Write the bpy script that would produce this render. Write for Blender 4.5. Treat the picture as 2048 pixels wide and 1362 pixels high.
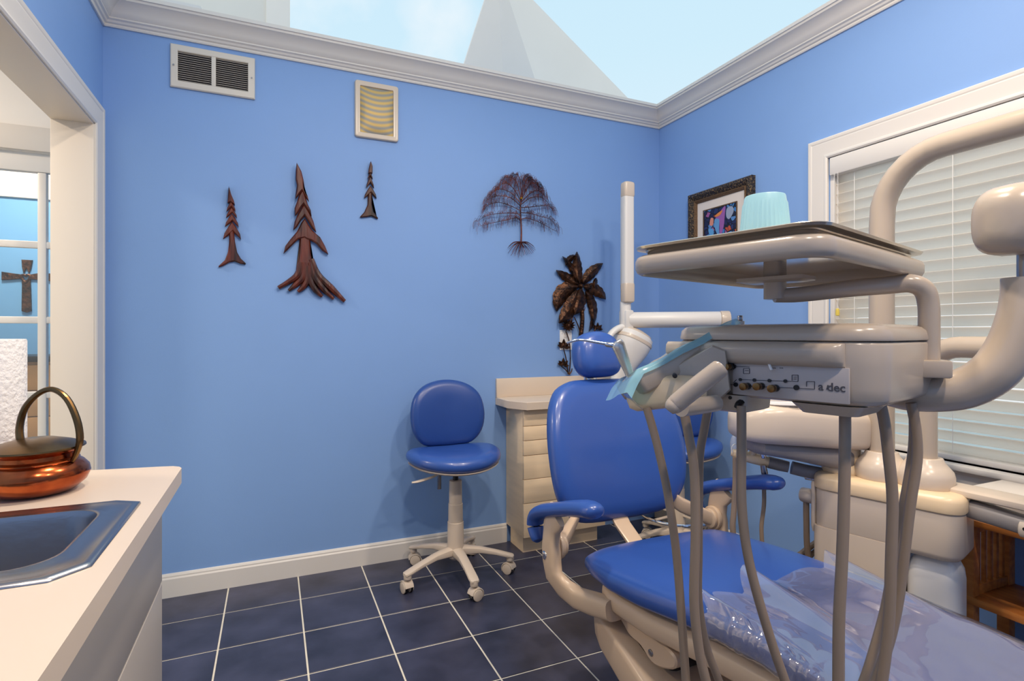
import bpy, bmesh, math, random
from math import sin, cos, pi, radians as R
from mathutils import Vector, Matrix, noise
random.seed(7)
V = Vector
for o in list(bpy.data.objects): bpy.data.objects.remove(o)
SC = bpy.context.scene
COL = SC.collection

# ---------------------------------------------------------------- camera
TH, F, H, HY = R(23.67), 1093.0, 1.2, 668.0      # yaw, focal length in px (2048 wide), eye height, horizon row
CT, ST = cos(TH), sin(TH)
cd = bpy.data.cameras.new('camera'); cam = bpy.data.objects.new('camera', cd); COL.objects.link(cam)
cam.location = (0, 0, H); cam.rotation_euler = (R(90), 0, -TH)
cd.sensor_width = 36; cd.lens = F / 2048 * 36; cd.shift_y = (HY - 681) / 2048; cd.clip_start = 0.02
SC.camera = cam

# ---------------------------------------------------------------- world
SKY_STRENGTH = 1.05
w = bpy.data.worlds.new('sky'); SC.world = w; w.use_nodes = True
nt = w.node_tree; nt.nodes.clear()
tc = nt.nodes.new('ShaderNodeTexCoord'); sep = nt.nodes.new('ShaderNodeSeparateXYZ')
nt.links.new(tc.outputs['Generated'], sep.inputs[0])
gr = nt.nodes.new('ShaderNodeValToRGB'); nt.links.new(sep.outputs['Z'], gr.inputs[0])
e = gr.color_ramp.elements
e[0].position = 0.0; e[0].color = (.92, .95, .97, 1)
x = e.new(.22); x.color = (.70, .85, .94, 1)
e = gr.color_ramp.elements
e[2].position = 1.0; e[2].color = (.50, .73, .92, 1)
x = gr.color_ramp.elements.new(.45); x.color = (.60, .81, .93, 1)
nz = nt.nodes.new('ShaderNodeTexNoise'); nz.inputs['Scale'].default_value = 2.6; nz.inputs['Detail'].default_value = 6
nt.links.new(tc.outputs['Generated'], nz.inputs['Vector'])
cr = nt.nodes.new('ShaderNodeValToRGB'); nt.links.new(nz.outputs[0], cr.inputs[0])
cr.color_ramp.elements[0].position = .52; cr.color_ramp.elements[1].position = .66
mx = nt.nodes.new('ShaderNodeMix'); mx.data_type = 'RGBA'
nt.links.new(cr.outputs[0], mx.inputs[0]); nt.links.new(gr.outputs[0], mx.inputs[6]); mx.inputs[7].default_value = (.88, .92, .95, 1)
bg = nt.nodes.new('ShaderNodeBackground'); bg.inputs[1].default_value = SKY_STRENGTH
nt.links.new(mx.outputs[2], bg.inputs[0])
ow = nt.nodes.new('ShaderNodeOutputWorld'); nt.links.new(bg.outputs[0], ow.inputs[0])

# ---------------------------------------------------------------- recessed ceiling lamps (behind and above the camera)
def lamp(name, loc, size, power, col, rot=(0, 0, 0)):
    l = bpy.data.lights.new(name, 'AREA'); l.shape = 'DISK'; l.size = size; l.energy = power; l.color = col
    o = bpy.data.objects.new(name, l); o.location = loc; o.rotation_euler = rot; COL.objects.link(o)
LAMPS = [(1.30, 1.05), (.35, 1.05), (1.30, -.40), (.35, -.40)]
for (lx, ly) in LAMPS: lamp('ceiling_lamp_light', (lx, ly, 2.95), .16, 25, (1, .85, .69))
lamp('side_room_lamp_light', (-2.0, 2.2, 2.6), .3, 34, (1, .84, .66))
lamp('back_room_lamp_light', (-1.4, 3.9, 2.6), .3, 30, (1, .88, .74))

SC.view_settings.view_transform = 'Standard'; SC.view_settings.look = 'None'
SC.view_settings.gamma = 1; SC.view_settings.use_curve_mapping = False
SC.view_settings.exposure = 0.0

# ---------------------------------------------------------------- placing helpers (a pixel of the photo onto a real plane of the room)
def at(px, py, d):
    xc = (px - 1024) / F * d
    return V((xc * CT + d * ST, -xc * ST + d * CT, H - (py - HY) / F * d))
def on_plane(px, py, p0, n):
    a = V((0, 0, H)); r = at(px, py, 1) - a; n = V(n)
    return a + r * ((V(p0) - a).dot(n) / r.dot(n))
def on_z(px, py, z): return on_plane(px, py, (0, 0, z), (0, 0, 1))
def on_Y(px, py, Y): return on_plane(px, py, (0, Y, 0), (0, 1, 0))
def on_X(px, py, X): return on_plane(px, py, (X, 0, 0), (1, 0, 0))

# ---------------------------------------------------------------- materials
def srgb(r, g, b):
    f = lambda c: (c / 255) / 12.92 if c / 255 <= .04045 else (((c / 255) + .055) / 1.055) ** 2.4
    return (f(r), f(g), f(b), 1)
def mat(name, rgb, rough=.5, metal=0, spec=.5, var=0, vscale=4, bump=0, bscale=60, stretch=None, coat=0, rgb2=None, rand=0, band=(.35, .65)):
    m = bpy.data.materials.new(name); m.use_nodes = True; n = m.node_tree; b = n.nodes['Principled BSDF']
    c = srgb(*rgb); b.inputs['Base Color'].default_value = c
    b.inputs['Roughness'].default_value = rough; b.inputs['Metallic'].default_value = metal
    b.inputs['Specular IOR Level'].default_value = spec; b.inputs['Coat Weight'].default_value = coat
    b.inputs['Coat Roughness'].default_value = .1
    co = n.nodes.new('ShaderNodeTexCoord'); vec = co.outputs['Object']
    if stretch:
        mp = n.nodes.new('ShaderNodeMapping'); mp.inputs['Scale'].default_value = stretch; n.links.new(vec, mp.inputs[0]); vec = mp.outputs[0]
    if var or rgb2 or rand:
        nz = n.nodes.new('ShaderNodeTexNoise'); nz.inputs['Scale'].default_value = vscale; nz.inputs['Detail'].default_value = 5
        if rand:
            oi = n.nodes.new('ShaderNodeObjectInfo'); ad = n.nodes.new('ShaderNodeVectorMath'); ad.operation = 'MULTIPLY_ADD'
            cb = n.nodes.new('ShaderNodeCombineXYZ'); n.links.new(oi.outputs['Random'], cb.inputs[0]); n.links.new(oi.outputs['Random'], cb.inputs[1])
            n.links.new(cb.outputs[0], ad.inputs[0]); ad.inputs[1].default_value = (37, 91, 0); n.links.new(vec, ad.inputs[2]); n.links.new(ad.outputs[0], nz.inputs['Vector'])
        else: n.links.new(vec, nz.inputs['Vector'])
        rp = n.nodes.new('ShaderNodeValToRGB'); rp.color_ramp.elements[0].position, rp.color_ramp.elements[1].position = band
        n.links.new(nz.outputs[0], rp.inputs[0])
        c2 = srgb(*rgb2) if rgb2 else tuple(min(1, k * (1 + var)) for k in c[:3]) + (1,)
        c1 = c if rgb2 else tuple(k * (1 - var) for k in c[:3]) + (1,)
        rp.color_ramp.elements[0].color = c1; rp.color_ramp.elements[1].color = c2
        n.links.new(rp.outputs[0], b.inputs['Base Color'])
    if bump:
        nb = n.nodes.new('ShaderNodeTexNoise'); nb.inputs['Scale'].default_value = bscale; nb.inputs['Detail'].default_value = 3
        n.links.new(vec, nb.inputs['Vector'])
        bp = n.nodes.new('ShaderNodeBump'); bp.inputs['Strength'].default_value = bump; bp.inputs['Distance'].default_value = .01
        n.links.new(nb.outputs[0], bp.inputs['Height']); n.links.new(bp.outputs[0], b.inputs['Normal'])
    return m
M = {}
M['blue_wall'] = mat('blue_wall_paint', (130, 166, 218), .55, spec=.3, var=.02, vscale=1.5, bump=.03, bscale=250)
M['blue_far'] = mat('light_blue_wall_paint', (112, 172, 220), .6, var=.04, vscale=1.2)
M['cream_wall'] = mat('cream_wall_paint', (240, 232, 222), .6, var=.015, vscale=2)
M['white_ceiling'] = mat('white_ceiling_paint', (250, 240, 230), .7, var=.015, vscale=2)
M['trim'] = mat('white_trim_paint', (226, 220, 212), .35, spec=.5)
M['jamb'] = mat('cream_jamb_paint', (222, 212, 200), .4)
M['grout'] = mat('grout', (226, 218, 200), .8, var=.05, vscale=30)
M['tile'] = mat('slate_blue_tile', (40, 42, 58), .34, rgb2=(70, 72, 94), vscale=5, bump=.12, bscale=9, rand=1, band=(.3, .72))
M['plastic'] = mat('beige_plastic', (210, 194, 176), .26, spec=.5)
M['chair_plastic'] = mat('warm_beige_plastic', (208, 182, 154), .27)
M['alu'] = mat('satin_aluminium', (205, 203, 200), .25, metal=.7)
M['arm'] = mat('shaded_beige_plastic', (186, 170, 152), .24, spec=.5)  # beige plastic darkened to carry the shade on arms and unit
M['plastic_warm'] = mat('warm_lit_plastic', (232, 206, 168), .3)  # beige plastic with warm light mixed into its colour
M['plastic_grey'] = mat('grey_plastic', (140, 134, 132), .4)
M['xray_white'] = mat('offwhite_enamel', (226, 222, 216), .35)
M['panel'] = mat('printed_panel', (186, 176, 170), .4)
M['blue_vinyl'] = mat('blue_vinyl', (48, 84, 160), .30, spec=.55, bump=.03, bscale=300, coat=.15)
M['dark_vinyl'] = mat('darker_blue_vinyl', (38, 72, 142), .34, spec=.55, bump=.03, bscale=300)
M['laminate'] = mat('maple_laminate', (242, 216, 180), .45, var=.05, vscale=3, stretch=(1, 1, 12))
M['worktop'] = mat('beige_worktop', (216, 198, 178), .38, var=.02, vscale=3)
M['cab_shaded'] = mat('shaded_cabinet_laminate', (172, 164, 156), .42)  # laminate greyed, its shade put into the colour
M['dark_gap'] = mat('dark_gap', (20, 19, 18), .7)
M['steel'] = mat('brushed_steel', (160, 160, 164), .27, metal=1, bump=.04, bscale=30, stretch=(1, 30, 1))
M['chrome'] = mat('chrome', (225, 225, 228), .1, metal=1)
M['copper'] = mat('hammered_copper', (205, 112, 62), .2, metal=1, rgb2=(150, 70, 42), vscale=14, bump=.12, bscale=22)
M['brass'] = mat('aged_brass', (128, 98, 62), .3, metal=1, var=.2, vscale=20)
M['paper'] = mat('paper_towel', (238, 234, 230), .95, bump=.45, bscale=110)
M['wood_tree'] = mat('carved_redwood', (104, 42, 24), .4, rgb2=(40, 16, 12), vscale=30, stretch=(1, 1, .16), bump=.5, bscale=40)
M['wood_dark'] = mat('dark_carved_wood', (84, 44, 28), .45, rgb2=(34, 20, 16), vscale=30, stretch=(1, 1, .16), bump=.5, bscale=40)
M['bronze'] = mat('hammered_bronze', (96, 62, 40), .38, metal=.7, rgb2=(34, 22, 18), vscale=40, bump=.7, bscale=60)
M['wire'] = mat('copper_wire', (120, 58, 40), .4, metal=.5, rgb2=(50, 32, 44), vscale=30)
M['gold'] = mat('gold_wire', (212, 160, 60), .3, metal=1)
M['oak'] = mat('honey_oak', (206, 132, 64), .38, rgb2=(178, 104, 46), vscale=6, stretch=(8, 1, 8), bump=.06, bscale=30)
M['tan_wood'] = mat('tan_dresser_wood', (196, 150, 98), .45, var=.08, vscale=5)
M['black'] = mat('black_plastic', (18, 18, 20), .35)
M['print'] = mat('dark_print', (74, 72, 78), .6)
M['grille'] = mat('metal_vent', (216, 208, 196), .45)
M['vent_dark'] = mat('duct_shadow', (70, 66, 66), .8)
M['cup'] = mat('pale_aqua_plastic', (166, 214, 220), .35)
M['tray_metal'] = mat('polished_tray_metal', (222, 208, 188), .22, metal=.9)
M['deck'] = mat('glossy_deck', (196, 182, 168), .10, spec=.9, coat=1)
M['white'] = mat('white_plastic', (236, 234, 230), .35)
M['hose'] = mat('beige_hose', (150, 130, 110), .4)
M['mat_board'] = mat('cream_mat_board', (226, 214, 204), .8)
M['frame_dark'] = mat('ornate_dark_frame', (36, 26, 20), .4, rgb2=(150, 120, 78), vscale=120, bump=1.0, bscale=120, band=(.5, .72))
M['frame_gold'] = mat('beaded_bronze', (120, 92, 66), .35, metal=.5, bump=.8, bscale=200)
M['ground'] = mat('outdoor_ground', (214, 212, 204), .9, var=.1)
M['yellow'] = mat('yellow_tassel', (232, 206, 90), .4)
M['cream_box'] = mat('white_metal_case', (224, 216, 206), .4)
def thin(name, rgb, alpha, rough, tint=None, bump=0, bscale=10, ior=1.5):
    m = bpy.data.materials.new(name); m.use_nodes = True; n = m.node_tree; n.nodes.clear()
    out = n.nodes.new('ShaderNodeOutputMaterial'); tr = n.nodes.new('ShaderNodeBsdfTransparent'); tr.inputs[0].default_value = tint or (1, 1, 1, 1)
    pb = n.nodes.new('ShaderNodeBsdfPrincipled'); pb.inputs['Base Color'].default_value = srgb(*rgb); pb.inputs['Roughness'].default_value = rough
    gl = n.nodes.new('ShaderNodeBsdfGlossy'); gl.inputs['Roughness'].default_value = rough
    m1 = n.nodes.new('ShaderNodeMixShader'); m1.inputs[0].default_value = alpha
    n.links.new(tr.outputs[0], m1.inputs[1]); n.links.new(pb.outputs[0], m1.inputs[2])
    fr = n.nodes.new('ShaderNodeFresnel'); gm = n.nodes.new('ShaderNodeNewGeometry'); ma = n.nodes.new('ShaderNodeMath'); ma.operation = 'MULTIPLY_ADD'; n.links.new(gm.outputs['Backfacing'], ma.inputs[0]); ma.inputs[1].default_value = 1 / ior - ior; ma.inputs[2].default_value = ior; n.links.new(ma.outputs[0], fr.inputs[0])
    m2 = n.nodes.new('ShaderNodeMixShader'); n.links.new(fr.outputs[0], m2.inputs[0]); n.links.new(m1.outputs[0], m2.inputs[1]); n.links.new(gl.outputs[0], m2.inputs[2])
    if bump:
        nb = n.nodes.new('ShaderNodeTexNoise'); nb.inputs['Scale'].default_value = bscale; nb.inputs['Distortion'].default_value = 1.2
        co = n.nodes.new('ShaderNodeTexCoord'); n.links.new(co.outputs['Object'], nb.inputs['Vector'])
        bp = n.nodes.new('ShaderNodeBump'); bp.inputs['Strength'].default_value = bump; bp.inputs['Distance'].default_value = .01
        n.links.new(nb.outputs[0], bp.inputs['Height']); n.links.new(bp.outputs[0], gl.inputs['Normal']); n.links.new(bp.outputs[0], pb.inputs['Normal']); n.links.new(bp.outputs[0], fr.inputs['Normal'])
    n.links.new(m2.outputs[0], out.inputs[0]); return m
M['glass'] = thin('window_glass', (255, 255, 255), .0, .02)
M['film'] = thin('blue_barrier_film', (160, 215, 228), .6, .12, tint=(.72, .93, 1, 1))
M['cover'] = thin('clear_vinyl_cover', (176, 176, 192), .30, .05, tint=(.92, .94, .98, 1), bump=.22, bscale=7, ior=2.2)
M['clearplastic'] = thin('clear_plastic', (220, 225, 235), .35, .1)
def slat_mat():
    m = bpy.data.materials.new('white_blind_slat'); m.use_nodes = True; n = m.node_tree; b = n.nodes['Principled BSDF']
    b.inputs['Base Color'].default_value = srgb(244, 240, 235); b.inputs['Roughness'].default_value = .4
    t = n.nodes.new('ShaderNodeBsdfTranslucent'); t.inputs[0].default_value = srgb(254, 250, 243)
    mx = n.nodes.new('ShaderNodeMixShader'); mx.inputs[0].default_value = .66
    n.links.new(b.outputs[0], mx.inputs[1]); n.links.new(t.outputs[0], mx.inputs[2]); n.links.new(mx.outputs[0], n.nodes['Material Output'].inputs[0]); return m
M['slat'] = slat_mat()

# ---------------------------------------------------------------- mesh builder
class MB:
    def __init__(s): s.bm = bmesh.new()
    def ring_faces(s, a, b, flip=False):
        n = len(a)
        for i in range(n):
            q = (a[i], a[(i + 1) % n], b[(i + 1) % n], b[i])
            try: s.bm.faces.new(q[::-1] if flip else q)
            except ValueError: pass
    def loft(s, rings, caps=True, closed=False):
        vs = [[s.bm.verts.new(p) for p in r] for r in rings]
        for a, b in zip(vs, vs[1:]): s.ring_faces(a, b)
        if closed: s.ring_faces(vs[-1], vs[0])
        elif caps:
            s.bm.faces.new(vs[0][::-1]); s.bm.faces.new(vs[-1])
        return s
    def box(s, c, size, bev=0, rot=None, seg=2):
        t = bmesh.new(); bmesh.ops.create_cube(t, size=1)
        for v in t.verts: v.co = V((v.co.x * size[0], v.co.y * size[1], v.co.z * size[2]))
        if bev: bmesh.ops.bevel(t, geom=list(t.edges), offset=bev, segments=seg, profile=.5, affect='EDGES')
        mt = Matrix.Translation(c)
        if rot is not None: mt = mt @ (rot if isinstance(rot, Matrix) else Matrix.Rotation(rot, 4, 'Z'))
        for v in t.verts: v.co = mt @ v.co
        me = bpy.data.meshes.new('t'); t.to_mesh(me); t.free(); s.bm.from_mesh(me); bpy.data.meshes.remove(me); return s
    def mm(s, a, b, bev=0, seg=2):
        a, b = V(a), V(b); return s.box((a + b) / 2, (abs(b.x - a.x), abs(b.y - a.y), abs(b.z - a.z)), bev, seg=seg)
    def lathe(s, prof, c=(0, 0, 0), n=24, mt=None, wob=None):
        mt = mt or Matrix.Identity(4); c = V(c); rings = []
        for (r, z) in prof:
            rings.append([c + (mt @ V(((r * (wob(i, z) if wob else 1)) * cos(2 * pi * i / n), (r * (wob(i, z) if wob else 1)) * sin(2 * pi * i / n), z))) for i in range(n)])
        return s.loft(rings)
    def tube(s, pts, r, n=12, ry=None, up=None, caps=True, closed=False, smooth=0):
        pts = [V(p) for p in pts]
        rad = r if isinstance(r, (list, tuple)) else [r] * len(pts)
        if smooth: pts, rad = curve(pts, rad, smooth, closed)
        rings = []; prev = V(up) if up else None
        N = len(pts)
        for i, p in enumerate(pts):
            if closed: t = pts[(i + 1) % N] - pts[i - 1]
            else: t = pts[min(i + 1, N - 1)] - pts[max(i - 1, 0)]
            t.normalize()
            if prev is None: prev = V((0, 0, 1)) if abs(t.z) < .9 else V((1, 0, 0))
            u = prev - t * prev.dot(t)
            if u.length < 1e-5: u = t.orthogonal()
            u.normalize()
            if not up: prev = u
            b = t.cross(u); k = (ry / max(rad)) if ry else 1
            rings.append([p + b * (rad[i] * cos(2 * pi * j / n)) + u * (rad[i] * k * sin(2 * pi * j / n)) for j in range(n)])
        return s.loft(rings, caps=caps, closed=closed)
    def cyl(s, a, b, r, n=20, bev=.0, r2=None):
        a, b = V(a), V(b); t = (b - a).normalized(); r2 = r if r2 is None else r2
        if bev: return s.tube([a, a + t * bev * .3, a + t * bev, b - t * bev, b - t * bev * .3, b], [r - bev, r - bev * .3, r, r2, r2 - bev * .3, r2 - bev], n)
        return s.tube([a, b], [r, r2], n)
    def poly(s, pts, mt, t0, t1, bev=0):
        """outline pts (2D) extruded from t0 to t1 along the frame's third axis, front edge chamfered"""
        P = [V((p[0], p[1])) for p in pts]
        area = sum(P[i - 1].x * P[i].y - P[i].x * P[i - 1].y for i in range(len(P)))
        if area < 0: P = P[::-1]
        def inset(d):
            out = []
            for i in range(len(P)):
                a, b, c = P[i - 1], P[i], P[(i + 1) % len(P)]
                e1 = (b - a).normalized(); e2 = (c - b).normalized()
                n1 = V((-e1.y, e1.x)); n2 = V((-e2.y, e2.x)); m = (n1 + n2)
                if m.length < .2: m = n1
                m.normalize(); k = min(1.6, 1 / max(.3, m.dot(n1)))
                out.append(b + m * d * k)
            return out
        levels = [(P, t0), (P, t1 - bev)] + ([(inset(bev), t1)] if bev else [(P, t1)])
        vs = [[s.bm.verts.new(mt @ V((p.x, p.y, z))) for p in ring] for ring, z in levels]
        for a, b in zip(vs, vs[1:]): s.ring_faces(a, b)
        for ring, fl in ((vs[0], True), (vs[-1], False)):
            f = s.bm.faces.new(ring[::-1] if fl else ring); bmesh.ops.triangulate(s.bm, faces=[f])
        return s
    def puff(s, outline, prof, mt, bend=None, c=None):
        c = V(c) if c else sum((V(p) for p in outline), V((0, 0))) / len(outline)
        rings = []
        for (k, h) in prof:
            r = []
            for p in outline:
                q = c + (V(p) - c) * k; v = V((q.x, q.y, h))
                if bend: v = bend(v)
                r.append(mt @ v)
            rings.append(r)
        return s.loft(rings)
    def grid(s, rows, closed=False):
        vs = [[s.bm.verts.new(p) for p in r] for r in rows]
        for a, b in zip(vs, vs[1:]):
            for i in range(len(a) - 1): s.bm.faces.new((a[i], a[i + 1], b[i + 1], b[i]))
        return s
    def build(s, name, m, parent=None, origin=None, label=None, kind=None, angle=35, smooth=True, local=False):
        bm = s.bm; bmesh.ops.recalc_face_normals(bm, faces=bm.faces)
        me = bpy.data.meshes.new(name); bm.to_mesh(me); bm.free()
        me.materials.append(M[m] if isinstance(m, str) else m)
        o = bpy.data.objects.new(name, me); COL.objects.link(o)
        if parent is not None:
            if not local: me.transform(WM[parent.name].inverted())
            o.parent = parent; WM[o.name] = WM[parent.name].copy()
        else:
            if origin is not None: me.transform(Matrix.Translation(-V(origin))); o.location = origin
            WM[o.name] = Matrix.Translation(V(origin) if origin is not None else V((0, 0, 0)))
        if smooth:
            me.polygons.foreach_set('use_smooth', [True] * len(me.polygons)); me.set_sharp_from_angle(angle=R(angle))
        me.update()
        if label: o['label'] = label
        if kind: o['kind'] = kind
        return o
WM = {}
def curve(pts, rad, k, closed=False):
    n = len(pts); out = []; ro = []
    rng = range(n if closed else n - 1)
    for i in rng:
        p0 = pts[i - 1] if (closed or i > 0) else pts[0] * 2 - pts[1]
        p1, p2 = pts[i], pts[(i + 1) % n]
        p3 = pts[(i + 2) % n] if (closed or i + 2 < n) else p2 * 2 - p1
        for j in range(k):
            t = j / k
            out.append(.5 * ((2 * p1) + (p2 - p0) * t + (2 * p0 - 5 * p1 + 4 * p2 - p3) * t * t + (3 * p1 - p0 - 3 * p2 + p3) * t ** 3))
            ro.append(rad[i] * (1 - t) + rad[(i + 1) % n] * t)
    if not closed: out.append(pts[-1]); ro.append(rad[-1])
    return out, ro
def smooth2(pts, k=4):
    p, _ = curve([V((a, b, 0)) for a, b in pts], [1] * len(pts), k, True); return [(q.x, q.y) for q in p]
def thing(name, label, cat, loc=(0, 0, 0), rotz=0, group=None):
    o = bpy.data.objects.new(name, None); COL.objects.link(o); o.empty_display_size = .1
    o.location = loc; o.rotation_euler = (0, 0, rotz); o['label'] = label; o['category'] = cat
    if group: o['group'] = group
    WM[o.name] = Matrix.Translation(V(loc)) @ Matrix.Rotation(rotz, 4, 'Z'); return o
def tag(o, label, cat, group=None):
    o['label'] = label; o['category'] = cat
    if group: o['group'] = group
    return o
def struct(name, loc=(0, 0, 0)):
    o = bpy.data.objects.new(name, None); COL.objects.link(o); o.location = loc; o['kind'] = 'structure'
    WM[o.name] = Matrix.Translation(V(loc)); return o
def S(mb, name, m, **k): return mb.build(name, m, kind='structure', **k)
def rrect(u0, u1, v0, v1, r, n=5):
    out = []
    for (cx, cy, a0) in ((u1 - r, v1 - r, 0), (u0 + r, v1 - r, 90), (u0 + r, v0 + r, 180), (u1 - r, v0 + r, 270)):
        for i in range(n + 1):
            a = R(a0 + 90 * i / n); out.append((cx + r * cos(a), cy + r * sin(a)))
    return out
def insetr(u0, u1, v0, v1, r, z, d, n=5, mt=None):
    p = [V((a, b, z)) for a, b in rrect(u0 + d, u1 - d, v0 + d, v1 - d, max(.002, r - d), n)]
    return [mt @ q for q in p] if mt else p
def sup(c, ax, ay, a, b, p=2.6, n=24):
    """superellipse ring"""
    out = []
    for i in range(n):
        t = 2 * pi * i / n; ca, sa = cos(t), sin(t)
        out.append(c + ax * (a * math.copysign(abs(ca) ** (2 / p), ca)) + ay * (b * math.copysign(abs(sa) ** (2 / p), sa)))
    return out
def text_mesh(txt, size, mt, depth=.0004, font_scale=1.0):
    cu = bpy.data.curves.new('lettering', 'FONT'); cu.body = txt; cu.size = size; cu.extrude = depth; cu.offset = .00025; cu.align_x = 'CENTER'; cu.align_y = 'CENTER'
    cu.resolution_u = 3
    o = bpy.data.objects.new('lettering', cu); COL.objects.link(o)
    dg = bpy.context.evaluated_depsgraph_get(); me = bpy.data.meshes.new_from_object(o.evaluated_get(dg))
    me.transform(mt); mb = MB(); mb.bm.from_mesh(me)
    bpy.data.objects.remove(o); bpy.data.curves.remove(cu); bpy.data.meshes.remove(me); return mb
X4 = lambda ax, ay, az, o: Matrix(((ax[0], ay[0], az[0], o[0]), (ax[1], ay[1], az[1], o[1]), (ax[2], ay[2], az[2], o[2]), (0, 0, 0, 1)))
# ================================================================ ROOM SHELL
XL, XR, YB, YF = -.68, 2.334, 2.91, -1.6
WT = 2.664                                        # top of the partition walls
TK = .136
# floor: grout bed with separately laid tiles
floor = S(MB().mm((-3.7, YF - .1, -.06), (2.6, 5.0, -.0004)), 'floor', 'grout', origin=(0, 0, 0))
g = .0065; PX, PY = .306, .2965
xs = [-.190 + PX * k for k in range(-3, 10)]; ys = [2.645 - PY * k for k in range(-2, 17)][::-1]
full = None
for i in range(len(xs) - 1):
    for j in range(len(ys) - 1):
        a, b = max(xs[i], XL), min(xs[i + 1], XR); c, d = max(ys[j], YF), min(ys[j + 1], YB)
        if b - a < .02 or d - c < .02: continue
        isf = abs((b - a) - PX) < 1e-5 and abs((d - c) - PY) < 1e-5
        if isf and full is not None:
            o = bpy.data.objects.new('tile', full.data); COL.objects.link(o); o.parent = floor
        else:
            hw, hd = (b - a - g) / 2, (d - c - g) / 2
            mb = MB().loft([[V((sx * (hw - q), sy * (hd - q), z)) for sx, sy in ((-1, -1), (1, -1), (1, 1), (-1, 1))] for q, z in ((0, -.004), (0, .0008), (.0012, .002))])
            o = mb.build('tile', 'tile', floor, local=True, angle=20)
            if isf: full = o
        o.location = ((a + b) / 2, (c + d) / 2, 0)
# walls
S(MB().mm((XL - TK, YB, 0), (XR + .1, YB + .09, WT)), 'wall_back', 'blue_wall')
OY0, OY1, OZ = 1.50, 2.774, 2.08                  # opening in the left wall
mb = MB().mm((XL - TK, YF, 0), (XL, OY0, WT)).mm((XL - TK, OY1, 0), (XL, YB, WT)).mm((XL - TK, OY0, OZ), (XL, OY1, WT))
S(mb, 'wall_left', 'blue_wall')
WY0, WY1, WZ0, WZ1 = .15, 1.71, .72, 2.005        # window opening in the right wall
mb = MB().mm((XR, YF, 0), (XR + .14, WY0, WT)).mm((XR, WY1, 0), (XR + .14, YB + .09, WT)).mm((XR, WY0, 0), (XR + .14, WY1, WZ0)).mm((XR, WY0, WZ1), (XR + .14, WY1, WT))
S(mb, 'wall_right', 'blue_wall')
S(MB().mm((XL - TK, YF - .1, 0), (XR + .14, YF, 3.0)), 'wall_front', 'blue_wall')
# opening jamb lining
mb = MB().mm((XL - TK - .004, OY1 - .012, 0), (XL + .004, OY1, OZ), .002).mm((XL - TK - .004, OY0, 0), (XL + .004, OY0 + .012, OZ), .002).mm((XL - TK - .004, OY0, OZ - .012), (XL + .004, OY1, OZ), .002)
S(mb, 'trim_1', 'jamb')
# casings: profile (offset outward, protrusion)
PRO = [(0, 0), (0, .010), (.006, .014), (.014, .012), (.018, .009), (.030, .010), (.050, .014), (.068, .018), (.074, .016), (.080, .020), (.088, .021), (.092, .018), (.092, 0)]
def casing(s0, s1, t0, t1, fn, bottom=False, pro=PRO):
    rings = []
    for k in range(4):
        r = []
        for (o, h) in pro:
            if k == 0: q = (s0 - o, t0 - (o if bottom else 0))
            if k == 1: q = (s0 - o, t1 + o)
            if k == 2: q = (s1 + o, t1 + o)
            if k == 3: q = (s1 + o, t0 - (o if bottom else 0))
            r.append(V(fn(q[0], q[1], h)))
        rings.append(r)
    return rings
r = casing(OY0 + .012, OY1 - .006, 0, OZ - .006, lambda s, t, h: (XL + h, s, t))
S(MB().loft(r), 'trim_2', 'trim', angle=28)
# baseboards
def base(p0, p1, nrm, name):
    pr = [(0, .0), (.014, 0), (.014, .085), (.010, .092), (.010, .098), (.006, .106), (0, .108)]
    n = V(nrm); S(MB().loft([[V(p) + n * a + V((0, 0, z)) for a, z in pr] for p in (p0, p1)]), name, 'trim', angle=25)
base((XL, YB, 0), (1.238, YB, 0), (0, -1, 0), 'baseboard_back')
base((XR, YB, 0), (XR, YF, 0), (-1, 0, 0), 'baseboard_right')
base((XL, YF, 0), (XL, -.75, 0), (1, 0, 0), 'baseboard_left')
# crown moulding
CP = [(0, 2.548), (.008, 2.548), (.011, 2.554), (.011, 2.560), (.018, 2.564), (.022, 2.572), (.030, 2.577), (.030, 2.583), (.036, 2.588), (.044, 2.604), (.056, 2.621), (.072, 2.634), (.082, 2.639), (.084, 2.648), (.090, 2.650), (.090, 2.666), (0, 2.666)]
st = [lambda p: (XL + p, YF), lambda p: (XL + p, YB - p), lambda p: (XR - p, YB - p), lambda p: (XR - p, YF)]
for k, nm in enumerate(('trim_3', 'trim_4', 'trim_5')):
    S(MB().loft([[V((*st[q](p), z)) for p, z in CP] for q in (k, k + 1)]), nm, 'trim', angle=25)
# --- ceiling over the camera side with recessed lamps; the rest of the roof is open daylight
ce = S(MB().mm((XL - .2, YF - .1, 3.0), (XR + .2, 1.55, 3.1)), 'ceiling', 'white_ceiling')
for (lx, ly) in LAMPS:
    t = thing('recessed_lamp', 'round recessed lamp in the white ceiling, ' + ('nearer' if ly > 0 else 'farther from') + ' the opening and ' + ('beside the window wall' if lx > 1 else 'on the sink side'), 'ceiling lamp', (lx, ly, 2.98), group='recessed ceiling lamps')
    MB().lathe([(.085, .02), (.105, .02), (.105, .012), (.09, .008), (.085, .012)], (lx, ly, 2.98), 24).build('lamp_ring', 'white', t)
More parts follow.
